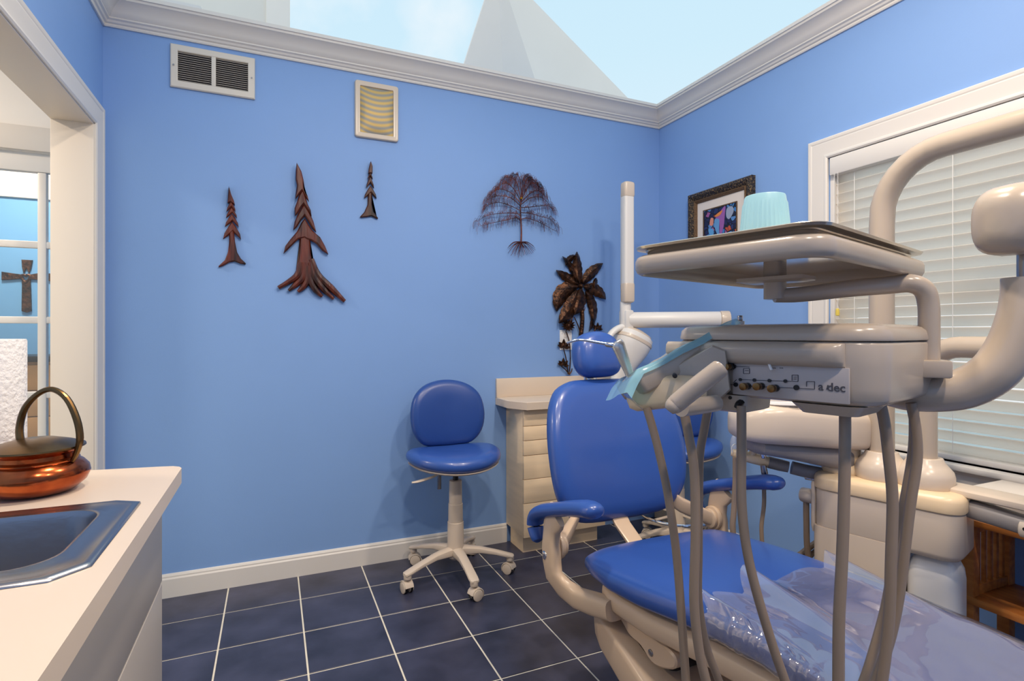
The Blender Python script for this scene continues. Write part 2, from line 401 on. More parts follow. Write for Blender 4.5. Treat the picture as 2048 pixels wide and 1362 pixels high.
# --- structure seen above the crown: folded white ceiling between skylights, and the lighter wall at left
def tri(pts, back, name, m):
    """closed solid over a fan of front facets"""
    mb = MB(); f = [mb.bm.verts.new(p) for p in pts]; bb = [mb.bm.verts.new(p + back) for p in pts]
    n = len(pts)
    for i in range(1, n - 1): mb.bm.faces.new((f[0], f[i], f[i + 1])); mb.bm.faces.new((bb[0], bb[i + 1], bb[i]))
    for i in range(n):
        j = (i + 1) % n
        mb.bm.faces.new((f[i], bb[i], bb[j], f[j]))
    return S(mb, name, m, smooth=False)
A = at(994, -75, 4.6)
tri([A, at(908, 190, 5.0), at(1010, 215, 4.85), at(1095, 235, 4.86), at(1310, 252, 5.7)], V((.02, .12, .02)), 'ceiling_valley', 'white_ceiling')
ux0, ux1, ux2 = (on_Y(k, 40, 5.2).x for k in (250, 532, 580))
S(MB().mm((ux0, 5.2, 2.4), (ux1, 5.3, 5.2)), 'wall_upper', 'cream_wall')
S(MB().mm((ux1, 5.17, 2.4), (ux2, 5.3, 5.2), .01), 'trim_6', 'white_ceiling')
# --- neighbouring room at left
S(MB().mm((-3.7, YF, 0), (-3.6, 4.8, 2.75)), 'wall_side_room', 'cream_wall')
DY = 3.05; DX0, DX1, DZ = -1.62, -.62, 2.0
S(MB().mm((-3.6, DY, 0), (DX0, DY + .1, 2.8)).mm((DX0, DY, DZ + .02), (DX1 + .3, DY + .1, 2.8)), 'wall_partition', 'cream_wall')
S(MB().mm((-3.6, 4.62, 0), (.6, 4.72, 2.10)).mm((.6, 3.0, 0), (.7, 4.72, 2.7)), 'wall_far', 'blue_far')
S(MB().mm((-3.6, 4.60, 2.10), (.6, 4.72, 2.8), .005), 'trim_7', 'cream_wall')
S(MB().mm((-3.6, 1.2, 2.8), (-.82, 4.72, 2.85)), 'ceiling_side_room', 'cream_wall')
# French door
dr = struct('door_1', (DX0, DY, 0))
yy0, yy1 = DY + .01, DY + .05
mb = MB().mm((DX0, yy0, 0), (DX0 + .1, yy1, DZ), .002).mm((DX1 - .1, yy0, 0), (DX1, yy1, DZ), .002).mm((DX0, yy0, 1.918), (DX1, yy1, DZ), .002).mm((DX0, yy0, 0), (DX1, yy1, .25), .002)
mb.build('door_frame', 'trim', dr)
vx = [-1.405, -1.172, -.939]
for xm in vx: MB().mm((xm - .016, yy0 + .004, .25), (xm + .016, yy1 - .004, 1.918), .004).build('muntin', 'trim', dr)
zs = [.597, .929, 1.262, 1.596]
for zm in zs: MB().mm((DX0 + .1, yy0 + .006, zm - .015), (DX1 - .1, yy1 - .006, zm + .015), .004).build('muntin', 'trim', dr)
cx = [DX0 + .1] + vx + [DX1 - .1]; cz = [.25] + zs + [1.918]
for i in range(4):
    for j in range(5): MB().mm((cx[i], DY + .028, cz[j]), (cx[i + 1], DY + .031, cz[j + 1])).build('pane', 'glass', dr)
S(MB().mm((DX0 - .09, DY - .015, DZ + .004), (DX1 + .1, DY - .001, DZ + .11), .003).mm((DX0 - .09, DY - .015, 0), (DX0 - .002, DY - .001, DZ + .004), .003), 'trim_8', 'jamb')
# window in the right wall
wn = struct('window_1', (XR, (WY0 + WY1) / 2, WZ0))
r = casing(WY0, WY1, WZ0, WZ1, lambda s, t, h: (XR - h, s, t))
MB().loft(r, caps=True).build('casing', 'trim', wn, angle=28)
MB().mm((XR - .045, WY0 - .11, WZ0 - .022), (XR + .10, WY1 + .11, WZ0), .006).build('sill', 'trim', wn)
MB().loft([[V((XR - h, y, WZ0 - .022 - o)) for o, h in PRO] for y in (WY0 - .09, WY1 + .09)]).build('apron', 'trim', wn, angle=28)
mb = MB().mm((XR + .01, WY0, WZ0), (XR + .12, WY0 + .02, WZ1)).mm((XR + .01, WY1 - .02, WZ0), (XR + .12, WY1, WZ1)).mm((XR + .01, WY0, WZ1 - .02), (XR + .12, WY1, WZ1))
mb.mm((XR + .085, WY0 + .02, WZ0), (XR + .11, WY0 + .06, WZ1 - .02)).mm((XR + .085, WY1 - .06, WZ0), (XR + .11, WY1 - .02, WZ1 - .02)).mm((XR + .085, WY0, WZ0), (XR + .11, WY1, WZ0 + .05)).mm((XR + .085, WY0, 1.35), (XR + .11, WY1, 1.39)).mm((XR + .085, WY0 + .74, WZ0), (XR + .11, WY0 + .80, WZ1))
mb.build('window_frame', 'trim', wn)
MB().mm((XR + .096, WY0 + .05, WZ0 + .04), (XR + .099, WY1 - .05, WZ1 - .03)).build('pane', 'glass', wn)
S(MB().mm((2.6, -8, -.3), (14, 16, -.2)), 'ground', 'ground')
# blind
bl = thing('window_blind', 'white horizontal slat blind lowered and nearly closed over the window', 'window blind', (XR + .03, WY1, WZ1))
MB().mm((XR - .012, WY0 + .01, WZ1 - .085), (XR + .05, WY1 - .01, WZ1 - .004), .006).build('valance', 'trim', bl)
sl = None; n = 27; z0, z1 = WZ0 + .048, WZ1 - .10; BXc = XR + .035
ang = R(54)
for k in range(n):
    z = z1 - (z1 - z0) * k / (n - 1)
    if sl is None:
        pr = []
        for q in range(5):
            a = (q - 2) / 2 * .0245; bow = .0022 * (1 - (q - 2) ** 2 / 4); pr.append((a, bow + .0012))
        pr += [(a, b - .0024) for a, b in pr[::-1]]
        c_, s_ = cos(ang), sin(ang)
        # room-side edge high
        rings = [[V((-(a * c_ - b * s_), y, (a * s_ + b * c_))) for a, b in pr] for y in (WY0 + .015, WY1 - .015)]
        me = MB().loft(rings); sl = me.build('slat', 'slat', bl, local=True, angle=30)
    else:
        sl = bpy.data.objects.new('slat', sl.data); COL.objects.link(sl); sl.parent = bl
    sl.location = (BXc - (XR + .03), -WY1, z - WZ1)
MB().mm((BXc - .026, WY0 + .015, WZ0 + .004), (BXc + .026, WY1 - .015, WZ0 + .024), .004).build('bottom_rail', 'trim', bl)
for y in (1.60, 1.22, .84, .45):
    for dx in (-.020,):
        MB().cyl((BXc + dx, y, WZ0 + .03), (BXc + dx, y, WZ1 - .09), .0013, 6).build('cord', 'white', bl)
MB().cyl((XR - .016, 1.655, 1.31), (XR - .016, 1.655, WZ1 - .08), .001, 6).cyl((XR - .016, 1.672, 1.31), (XR - .016, 1.672, WZ1 - .08), .001, 6).build('pull_cord', 'white', bl)
MB().lathe([(.003, .02), (.007, .016), (.009, 0), (.008, -.012), (.004, -.014)], (XR - .018, 1.655, 1.295), 10).build('tassel', 'yellow', bl, label='small yellow tassel')

# ================================================================ WALL ITEMS (back wall)
YW = YB
def wp(px, py, dy=0): return on_Y(px, py, YB - dy)
# return-air vent
c0, c1 = wp(341, 88), wp(510, 199)
zt, zb = c0.z - .01, wp(341, 172).z; x0, x1 = c0.x, c1.x
zt = wp(341, 88).z; zb = wp(341, 174).z
vt = thing('air_vent', 'beige metal return air vent with two louvred panels, below the crown moulding', 'vent', ((x0 + x1) / 2, YB, zb))
fw = .030; xm = (x0 + x1) / 2
def vring(d, y): return [V((a_, YB - y, b_)) for a_, b_ in ((x0 + d, zb + d), (x1 - d, zb + d), (x1 - d, zt - d), (x0 + d, zt - d))]
MB().loft([vring(0, .001), vring(0, .010), vring(.004, .014), vring(fw - .003, .015), vring(fw, .013), vring(fw, .001)], caps=False).mm((xm - .009, YB - .014, zb + fw), (xm + .009, YB - .001, zt - fw), .001).build('vent_frame', 'grille', vt, angle=25)
MB().mm((x0 + .01, YB - .0015, zb + .01), (x1 - .01, YB - .0003, zt - .01)).build('duct_shade', 'vent_dark', vt)  # flat dark sheet painting the shade behind the louvres
for (a, b) in ((x0 + fw, xm - .009), (xm + .009, x1 - fw)):
    lo, hi = zb + fw, zt - fw
    for k in range(14):
        z = lo + (hi - lo) * (k + .5) / 14
        MB().box(((a + b) / 2, YB - .0075, z), (b - a, .0105, .0010), 0, Matrix.Rotation(R(28), 4, 'X')).build('louver', 'grille', vt, smooth=False)
for sx in (x0 + .014, x1 - .014): MB().cyl((sx, YB - .018, (zt + zb) / 2), (sx, YB - .013, (zt + zb) / 2), .004, 10).build('screw', 'steel', vt)
# speaker
x0, x1 = wp(709, 200).x, wp(796, 200).x; zt, zb = wp(709, 160).z, wp(709, 274).z
sp = thing('wall_speaker', 'cream framed wall speaker with curved gold-grey mesh grille, above the small carved tree', 'speaker', ((x0 + x1) / 2, YB, zb))
ol = lambda d, y: [V((a, y, b)) for a, b in rrect(x0 + d, x1 - d, zb + d, zt - d, .014 - min(d, .01), 4)]
MB().loft([ol(0, YB - .001), ol(0, YB - .010), ol(.003, YB - .016), ol(.010, YB - .018), ol(.026, YB - .014), ol(.028, YB - .006)], caps=False).build('speaker_frame', 'plastic', sp)
def grille_mat():
    m = mat('speaker_mesh', (176, 160, 118), .5, metal=.3); n = m.node_tree; b = n.nodes['Principled BSDF']
    co = n.nodes.new('ShaderNodeTexCoord'); wv = n.nodes.new('ShaderNodeTexWave'); wv.bands_direction = 'Z'; wv.inputs['Scale'].default_value = 11; wv.inputs['Distortion'].default_value = 0
    # weave moire of the curved mesh
    sp_ = n.nodes.new('ShaderNodeSeparateXYZ'); n.links.new(co.outputs['Object'], sp_.inputs[0])
    m1 = n.nodes.new('ShaderNodeMath'); m1.operation = 'MULTIPLY'; n.links.new(sp_.outputs['X'], m1.inputs[0]); n.links.new(sp_.outputs['X'], m1.inputs[1])
    m2 = n.nodes.new('ShaderNodeMath'); m2.operation = 'MULTIPLY_ADD'; n.links.new(m1.outputs[0], m2.inputs[0]); m2.inputs[1].default_value = -3.2; n.links.new(sp_.outputs['Z'], m2.inputs[2])
    cb = n.nodes.new('ShaderNodeCombineXYZ'); n.links.new(m2.outputs[0], cb.inputs[2]); n.links.new(cb.outputs[0], wv.inputs['Vector'])
    rp = n.nodes.new('ShaderNodeValToRGB'); rp.color_ramp.elements[0].color = srgb(140, 140, 136); rp.color_ramp.elements[1].color = srgb(200, 168, 98)
    n.links.new(wv.outputs['Fac'], rp.inputs[0]); n.links.new(rp.outputs[0], b.inputs['Base Color']); return m
M['mesh'] = grille_mat()
rows = []
for i in range(15):
    z = zb + .026 + (zt - zb - .052) * i / 14; rows.append([V((x0 + .026 + (x1 - x0 - .052) * j / 12, YB - .008 - .016 * sin(pi * i / 14) ** .6 * sin(pi * j / 12) ** .5, z)) for j in range(13)])
MB().grid(rows).build('grille', 'mesh', sp)
# carved trees
WF = X4((1, 0, 0), (0, 0, 1), (0, -1, 0), (0, YB, 0))       # (x, z) outline, thickness out of the wall
def cp(ox, oy, f):
    def g(x, y):
        q = wp(ox + x / f, oy + y / f, .02); return (q.x, q.z)
    return g
def carve(root, pts, conv, t0, t1, m, name, bev=.006):
    MB().poly([conv(*p) for p in pts], WF, t0, t1, bev).build(name, m, root, angle=20)
cv = cp(530, 320, 4.54)
q = cv(370, 1290)
tr = thing('carved_tree', 'tallest carved reddish-brown wooden evergreen wall plaque with spreading roots', 'wall art', (q[0], YB, q[1]), group='carved wooden evergreen plaques')
carve(tr, [(318, 690), (408, 700), (415, 850), (438, 950), (480, 1010), (470, 1060), (400, 1090), (330, 1080), (275, 1060), (290, 960), (305, 850)], cv, .002, .020, 'wood_tree', 'trunk')
for path, rr in (([(330, 930), (300, 1040), (215, 1105), (122, 1160)], (26, 30, 22, 17)), ([(355, 930), (345, 1060), (280, 1130), (215, 1185)], (22, 28, 24, 12)), ([(380, 960), (385, 1080), (350, 1150), (300, 1195)], (22, 28, 26, 13)),
                 ([(390, 960), (410, 1090), (460, 1180), (520, 1240)], (22, 28, 26, 14)), ([(410, 930), (450, 1060), (540, 1180), (625, 1260)], (24, 30, 26, 14)), ([(420, 900), (480, 1040), (600, 1160), (725, 1282)], (24, 30, 30, 16))):
    pts = [V((*cv(*p), 0)) for p in path]; pts = [V((p.x, YB - .014, p.y)) for p in pts]
    MB().tube(pts, [r_ * .00058 for r_ in rr], 8, smooth=4).build('root', 'wood_tree', tr)
T = [[(362, 530), (390, 580), (430, 640), (500, 700), (545, 780), (575, 855), (520, 820), (470, 760), (420, 730), (385, 722), (360, 706), (330, 712), (300, 720), (250, 770), (200, 820), (168, 848), (185, 780), (230, 720), (290, 650), (330, 570)],
     [(352, 405), (380, 440), (410, 490), (440, 560), (465, 655), (430, 620), (395, 560), (360, 505), (320, 560), (290, 610), (257, 635), (268, 560), (300, 490)],
     [(338, 275), (360, 310), (385, 400), (415, 460), (422, 512), (395, 470), (350, 405), (330, 430), (300, 480), (272, 510), (268, 440), (290, 380), (310, 320)],
     [(287, 30), (330, 110), (350, 190), (362, 280), (385, 330), (398, 380), (375, 350), (335, 285), (310, 315), (275, 358), (278, 310), (290, 230), (278, 180), (280, 100)]]
for k, t in enumerate(T): carve(tr, t, cv, .002 + .004 * k, .026 + .004 * k, 'wood_tree', 'frond')
cs = cp(430, 310, 5.675)
def tier(cx, yt, hw, h): return [(cx, yt), (cx + hw * .45, yt + h * .3), (cx + hw * .9, yt + h * .7), (cx + hw, yt + h), (cx + hw * .55, yt + h * .78), (cx + hw * .1, yt + h * .52), (cx - hw * .45, yt + h * .78), (cx - hw, yt + h * .98), (cx - hw * .85, yt + h * .65), (cx - hw * .4, yt + h * .28)]
def small_tree(label, spire, tiers, trunk, m):
    q = cs(*trunk[len(trunk) // 2])
    r_ = thing('carved_tree', label, 'wall art', (q[0], YB, q[1]), group='carved wooden evergreen plaques')
    carve(r_, trunk, cs, .002, .016, m, 'trunk', .005)
    for k, t in enumerate(tiers[::-1]): carve(r_, tier(*t), cs, .002 + .003 * k, .018 + .003 * k, m, 'frond', .004)
    carve(r_, spire, cs, .002, .020 + .003 * len(tiers), m, 'frond', .004)
small_tree('narrow carved brown wooden evergreen plaque, leftmost on the blue back wall', [(158, 357), (185, 450), (215, 520), (225, 565), (180, 535), (143, 545), (150, 450)],
           [(182, 525, 52, 120), (187, 590, 62, 125), (190, 665, 78, 150), (192, 755, 102, 200)],
           [(160, 850), (212, 850), (225, 980), (250, 1100), (290, 1170), (348, 1225), (345, 1240), (290, 1232), (220, 1205), (160, 1215), (90, 1255), (38, 1272), (40, 1255), (110, 1190), (145, 1100), (160, 980)], 'wood_tree')
small_tree('smallest carved dark wooden evergreen plaque, hanging under the wall speaker', [(1768, 72), (1787, 130), (1786, 212), (1740, 205), (1752, 130)],
           [(1762, 195, 28, 80), (1762, 240, 44, 135), (1766, 345, 70, 145)],
           [(1742, 420), (1782, 420), (1784, 560), (1802, 640), (1855, 712), (1850, 722), (1780, 690), (1720, 700), (1655, 705), (1650, 695), (1700, 640), (1735, 560)], 'wood_dark')
# copper wire tree
def tw(px, py, h=.018): return wp(940 + px / 6.81, 330 + py / 6.81, h)
q = tw(695, 1060)
wt = thing('wire_tree', 'weeping tree wall sculpture of twisted copper wire with bare roots', 'wall art', (q.x, YB, q.z))
MB().tube([tw(695, 1065), tw(700, 900), tw(690, 700), tw(688, 560), tw(700, 480)], [.0052, .0045, .0045, .0042, .003], 8, smooth=3).build('trunk', 'wire', wt)
rnd = random.Random(3)
tips = []
br = [[(690, 760), (630, 720), (470, 755), (300, 790), (130, 835)], [(690, 740), (780, 725), (920, 770), (1040, 830), (1180, 910)],
      [(688, 680), (600, 655), (400, 660), (230, 690), (100, 770)], [(690, 650), (820, 660), (960, 700), (1090, 740), (1200, 860)],
      [(688, 620), (560, 560), (400, 510), (260, 540), (190, 610)], [(690, 580), (800, 575), (950, 560), (1080, 560), (1160, 680)],
      [(690, 560), (560, 450), (420, 420), (300, 440), (210, 500)], [(695, 540), (820, 450), (960, 440), (1050, 500), (1120, 600)],
      [(690, 520), (560, 380), (430, 330), (340, 350), (280, 420)], [(700, 500), (830, 380), (930, 350), (1000, 400), (1050, 470)],
      [(695, 500), (600, 330), (500, 250), (420, 270), (360, 330)], [(700, 480), (800, 280), (880, 250), (950, 300), (1000, 360)],
      [(698, 480), (640, 250), (580, 180), (500, 170), (420, 220)], [(702, 470), (760, 220), (820, 180), (880, 220), (940, 290)],
      [(700, 470), (690, 250), (660, 150), (610, 130), (560, 180)], [(702, 470), (720, 230), (740, 150), (780, 160), (830, 220)]]
for b_ in br:
    pts = [tw(*p, .012 + .02 * rnd.random()) for p in b_]
    MB().tube(pts, [.0026, .0022, .0018, .0014, .0008], 5, smooth=4).build('branch', 'wire', wt)
    cpnt, _ = curve([V((p[0], p[1], 0)) for p in b_], [1] * 5, 8)
    tips += [p for p in cpnt[4:]]
mb = MB()
for k in range(900):
    b0 = rnd.choice(tips); side = 1 if b0.x > 695 else -1; side = side if rnd.random() < .8 else -side
    l = rnd.uniform(40, 120); hh = rnd.uniform(.01, .04); dx = side * rnd.uniform(15, 60); up_ = rnd.uniform(5, 50)
    lim = 850 + abs(b0.x + dx - 695) * .25
    pts = [(b0.x, b0.y), (b0.x + dx * .5, b0.y - up_), (b0.x + dx, b0.y - up_ * .6 + l * .2), (b0.x + dx * 1.25, min(lim, b0.y + l)), ]
    mb.tube([tw(*p, hh) for p in pts], .0007, 3, smooth=3, caps=False)
mb.build('twigs', 'wire', wt, kind='stuff')
mb = MB()
for k in range(24):
    a = R(-176 + 172 * k / 23); L_ = rnd.uniform(165, 215) * (1 if abs(cos(a)) > .6 else .95)
    m_ = rnd.uniform(-25, 25)
    mb.tube([tw(695, 1045, .02 + .02 * rnd.random()), tw(695 + cos(a) * L_ * .5 + m_ * .6, 1062 - sin(a) * L_ * .42 - 18 * abs(cos(a)), .03 * rnd.random() + .005), tw(695 + cos(a) * L_, 1065 - sin(a) * L_ * 1.0 + 30 * cos(a) ** 2, .005 + .03 * rnd.random())], [.0022, .0016, .0009], 4, smooth=3)
mb.build('roots', 'wire', wt)
MB().lathe([(.002, -.006), (.008, -.003), (.010, .004), (.007, .003), (.003, -.001)], tw(700, 455, .03), 10).build('nest', 'gold', wt, label='tiny gold nest')
# hammered metal palm sculpture
def pw(px, py, h=.02): return wp(1100 + px / 4.862, 490 + py / 4.862, h)
q = pw(190, 1300)
pm = thing('metal_palm', 'dark hammered metal palm tree sculpture with broad leaves, above the corner cabinet', 'wall art', (q.x, YB, q.z))
def leaf(p0, p1, p2, wd, name='leaf', h0=.014, h=.02, par=None, ser=.12, conv=pw, m='bronze'):
    N = 16; rows = []; back = []
    for i in range(N + 1):
        t = i / N; x = (1 - t) ** 2 * p0[0] + 2 * t * (1 - t) * p1[0] + t * t * p2[0]; y = (1 - t) ** 2 * p0[1] + 2 * t * (1 - t) * p1[1] + t * t * p2[1]
        dx = 2 * (1 - t) * (p1[0] - p0[0]) + 2 * t * (p2[0] - p1[0]); dy = 2 * (1 - t) * (p1[1] - p0[1]) + 2 * t * (p2[1] - p1[1]); L_ = math.hypot(dx, dy) or 1
        nx, ny = -dy / L_, dx / L_; wv = wd * 1.18 * (sin(pi * min(1, t * .94 + .05)) ** .75) * (1 - ser * (i % 3 == 0))
        rows.append([conv(x + nx * wv * s_, y + ny * wv * s_, h0 + h * (1 - abs(s_)) ** .7 + .004 * sin(3 * pi * t)) for s_ in (-1, -.5, -.06, .06, .5, 1)])
        back.append([conv(x + nx * wv * s_, y + ny * wv * s_, h0 - .004) for s_ in (1, .5, .06, -.06, -.5, -1)])
    return MB().loft([a + b for a, b in zip(rows, back)]).build(name, m, par or pm, angle=25)
MB().tube([pw(300, 395), pw(305, 560), pw(315, 720), pw(300, 880)], [.010, .012, .013, .014], 8, smooth=3).build('trunk', 'bronze', pm)
for (a, b, c, wd) in (((290, 380), (255, 230), (262, 65), 42), ((320, 380), (380, 260), (515, 178), 46), ((275, 380), (180, 330), (60, 245), 40), ((265, 375), (230, 210), (120, 110), 26), ((240, 100), (180, 130), (150, 200), 26),
                      ((330, 405), (450, 410), (542, 528), 50), ((430, 420), (440, 350), (450, 318), 20), ((345, 450), (440, 560), (420, 780), 40), ((420, 620), (440, 720), (380, 840), 22)):
    leaf(a, b, c, wd)
MB().lathe([(.001, .016), (.010, .013), (.015, .004), (.015, -.012)], pw(302, 400, .03), 12, Matrix.Rotation(R(90), 4, 'X')).build('crown_hub', 'bronze', pm)
leaf((270, 405), (80, 400), (65, 645), 70, h0=.012)
leaf((270, 440), (200, 640), (85, 760), 62, h0=.03)
leaf((290, 430), (300, 560), (235, 680), 58, h0=.03, h=.028)
MB().tube([pw(330, 640), pw(345, 600)], [.004, .001], 6).build('twig', 'bronze', pm)
for (a, b) in (((155, 840), (195, 1000)), ((195, 1000), (185, 1262)), ((130, 1000), (175, 1255)), ((110, 1180), (180, 1250)), ((215, 1200), (185, 1262)), ((235, 700), (300, 880)), ((440, 780), (425, 850)), ((240, 640), (170, 790))):
    m_ = ((a[0] + b[0]) / 2 + 8, (a[1] + b[1]) / 2); MB().tube([pw(*a), pw(*m_), pw(*b)], [.003, .0035, .004], 6, smooth=3).build('stem', 'bronze', pm)
for k in range(13):
    a = 2 * pi * k / 13; leaf((180 + 8 * cos(a), 780 + 8 * sin(a)), (180 + 35 * cos(a), 780 + 32 * sin(a)), (180 + 68 * cos(a), 780 + 62 * sin(a)), 9, 'petal', h0=.03, h=.008, ser=0)
MB().lathe([(.001, .012), (.008, .008), (.010, 0)], pw(180, 780, .04), 10, Matrix.Rotation(R(90), 4, 'X')).build('flower_centre', 'bronze', pm)
for (cx_, cy_, s_) in ((135, 960, 1.0), (130, 1140, .9), (465, 790, .8), (462, 860, .5)):
    for a in (-90, -35, -145, 10, 190):
        L_ = 62 * s_; leaf((cx_, cy_ + 30 * s_), (cx_ + L_ * .4 * cos(R(a)), cy_ + 30 * s_ + L_ * .4 * sin(R(a))), (cx_ + L_ * cos(R(a)), cy_ + 25 * s_ + L_ * sin(R(a)) * 1.2), 15 * s_, 'leaflet', h0=.016, h=.008, ser=0)
# outlet
x0, x1 = wp(1119, 680).x, wp(1140, 680).x; z1_, z0_ = wp(1119, 660).z, wp(1119, 700).z
ot = thing('wall_outlet', 'white outlet plate partly behind the metal palm flower', 'outlet', ((x0 + x1) / 2, YB, z0_))
MB().mm((x0, YB - .006, z0_), (x1 + .01, YB, z1_), .003).build('plate', 'white', ot)
for dz in (.028, -.028): MB().mm(((x0 + x1) / 2 - .010, YB - .0075, (z0_ + z1_) / 2 + dz - .014), ((x0 + x1) / 2 + .020, YB - .005, (z0_ + z1_) / 2 + dz + .014), .003).build('socket', 'trim', ot)

# ================================================================ PICTURE on the right wall
zt, zb = 2.038, 1.565; ya, yb = 2.125, 2.605
pf = thing('framed_picture', 'small square cubist print in an ornate dark bronze frame on the right wall', 'picture', (XR, (ya + yb) / 2, zb))
FP = [(0, 0), (0, -.008), (0, .012), (-.010, .016), (-.016, .012), (-.024, .018), (-.040, .030), (-.056, .034), (-.066, .030), (-.070, .020), (-.072, 0)]
FPo = [(-.072, 0), (-.070, .020)] ; 
def quadframe(w0, w1, pro, name, m):
    rings = []
    for k in range(4):
        r_ = []
        for (o, h) in pro:
            s_ = (ya + o, yb - o)[k in (2, 3)]; t_ = (zb + o, zt - o)[k in (1, 2)]
            r_.append(V((XR - h, s_, t_)))
        rings.append(r_)
    return MB().loft(rings, closed=True).build(name, m, pf, angle=30)
quadframe(0, 0, [(0, 0), (0, .026), (.006, .034), (.020, .036), (.034, .028), (.044, .020), (.044, 0)], 'frame_moulding', 'frame_dark')
quadframe(0, 0, [(.043, 0), (.043, .022), (.049, .026), (.056, .021), (.062, .014), (.062, 0)], 'frame_bead', 'frame_gold')
MB().mm((XR - .010, ya + .058, zb + .058), (XR - .004, yb - .058, zt - .058)).build('mat_board', 'mat_board', pf)
def art_mat():
    m = mat('abstract_print', (30, 40, 80), .5); n = m.node_tree; b = n.nodes['Principled BSDF']
    co = n.nodes.new('ShaderNodeTexCoord'); vo = n.nodes.new('ShaderNodeTexVoronoi'); vo.inputs['Scale'].default_value = 34
    vo2 = n.nodes.new('ShaderNodeTexVoronoi'); vo2.feature = 'DISTANCE_TO_EDGE'; vo2.inputs['Scale'].default_value = 34
    wn_ = n.nodes.new('ShaderNodeTexNoise'); wn_.inputs['Scale'].default_value = 14; va = n.nodes.new('ShaderNodeVectorMath'); va.operation = 'MULTIPLY_ADD'
    n.links.new(co.outputs['Object'], wn_.inputs['Vector']); n.links.new(wn_.outputs['Color'], va.inputs[0]); va.inputs[1].default_value = (.05, .05, .05); n.links.new(co.outputs['Object'], va.inputs[2])
    n.links.new(va.outputs[0], vo.inputs['Vector']); n.links.new(va.outputs[0], vo2.inputs['Vector'])
    sp_ = n.nodes.new('ShaderNodeSeparateColor'); n.links.new(vo.outputs['Color'], sp_.inputs[0])
    rp = n.nodes.new('ShaderNodeValToRGB'); rp.color_ramp.interpolation = 'CONSTANT'
    cols = [(22, 28, 66), (60, 120, 180), (30, 36, 80), (150, 84, 140), (28, 30, 60), (190, 80, 50), (84, 130, 186), (34, 44, 90), (200, 140, 80), (40, 50, 100)]
    for i, c in enumerate(cols):
        el = rp.color_ramp.elements[i] if i < 2 else rp.color_ramp.elements.new(i / 10)
        el.position = i / 10; el.color = srgb(*c)
    n.links.new(sp_.outputs[0], rp.inputs[0])
    ed = n.nodes.new('ShaderNodeMath'); ed.operation = 'GREATER_THAN'; ed.inputs[1].default_value = .08; n.links.new(vo2.outputs['Distance'], ed.inputs[0])
    mx_ = n.nodes.new('ShaderNodeMix'); mx_.data_type = 'RGBA'; mx_.inputs[6].default_value = srgb(14, 14, 26); n.links.new(ed.outputs[0], mx_.inputs[0]); n.links.new(rp.outputs[0], mx_.inputs[7])
    n.links.new(mx_.outputs[2], b.inputs['Base Color']); return m
M['art'] = art_mat()
ay0, ay1, az0, az1 = ya + .118, yb - .118, zb + .118, zt - .118
pr_ = MB().mm((XR - .013, ay0, az0), (XR - .009, ay1, az1)).build('print', 'art', pf)
MB().mm((XR - .015, ay0 - .006, az0 - .006), (XR - .009, ay1 + .006, az0)).mm((XR - .015, ay0 - .006, az1), (XR - .009, ay1 + .006, az1 + .006)).mm((XR - .015, ay0 - .006, az0), (XR - .009, ay0, az1)).mm((XR - .015, ay1, az0), (XR - .009, ay1 + .006, az1)).build('fillet', 'frame_gold', pf)
# larger flat shapes of the print (generic abstract heads)
def flat(name, rgb, pts, k):
    m_ = mat('print_' + name, rgb, .5); yc, zc, hs = (ay0 + ay1) / 2, (az0 + az1) / 2, (ay1 - ay0) / 2
    fr = X4((0, -1, 0), (0, 0, 1), (-1, 0, 0), (XR - .013, yc, zc))
    MB().poly([(x_ * hs, y_ * hs) for x_, y_ in smooth2(pts, 3)], fr, 0, .0004 * k, 0).build(name, m_, pr_, smooth=False)
flat('lilac_shape', (150, 92, 160), [(.05, .75), (.35, .95), (.32, .5), (.25, .0), (.05, -.45), (-.1, -.4), (-.05, .1), (-.25, .5)], 1)
flat('blue_shape', (98, 150, 200), [(-.3, .45), (-.02, .4), (-.02, 0), (.0, -.4), (-.15, -.25), (-.3, .1)], 2)
flat('orange_shape', (216, 130, 60), [(-.3, .6), (-.05, .72), (.2, .78), (.05, .6), (-.15, .55)], 3)
flat('grey_shape', (150, 160, 182), [(.45, .8), (.75, .85), (.85, .6), (.6, .3), (.42, .45)], 2)
flat('red_shape', (206, 72, 52), [(.2, -.55), (.48, -.52), (.48, -.72), (.2, -.75)], 3)
flat('rose_shape', (214, 140, 120), [(-.55, .55), (-.38, .5), (-.42, .2), (-.62, .25)], 2)
flat('pale_shape', (92, 156, 206), [(-.7, .05), (-.4, .02), (-.38, -.25), (-.6, -.25)], 2)
# ================================================================ CORNER CABINET
CX0, CX1, CYF = 1.238, 1.754, 2.665
cab = thing('corner_cabinet', 'pale maple laminate base cabinet with a column of drawers in the corner', 'cabinet', (CX0, YB, 0))
MB().mm((CX0, CYF + .018, .105), (CX1, YB - .002, .795), .001).build('carcass', 'laminate', cab)
MB().mm((CX0 + .02, CYF + .055, 0), (CX1 - .02, YB - .02, .105)).build('toe_kick', 'laminate', cab)
dz = [.795, .650, .560, .468, .338, .212 + .0, .108]
dz = [on_Y(1050, y, CYF).z for y in (820, 853, 882, 912, 960, 1008, 1077)]
for a, b in zip(dz, dz[1:]):
    f_ = MB().mm((CX0, CYF, b + .0015), (CX1, CYF + .016, a - .0015), .0015).build('drawer', 'laminate', cab)
ct = thing('cabinet_worktop', 'beige laminate corner worktop with a raised backsplash, on the maple drawer cabinet', 'worktop', (CX0, YB, .80))
zt_ = .838
out = [(1.172, YB - .001), (1.172, 2.735), (1.235, 2.62), (2.31, 2.62), (2.31, YB - .001)]
MB().poly(out, Matrix.Identity(4), .796, zt_, .003).build('worktop', 'worktop', ct)
MB().mm((1.172, YB - .020, zt_), (2.31, YB - .001, zt_ + .107), .002).build('backsplash', 'worktop', ct)
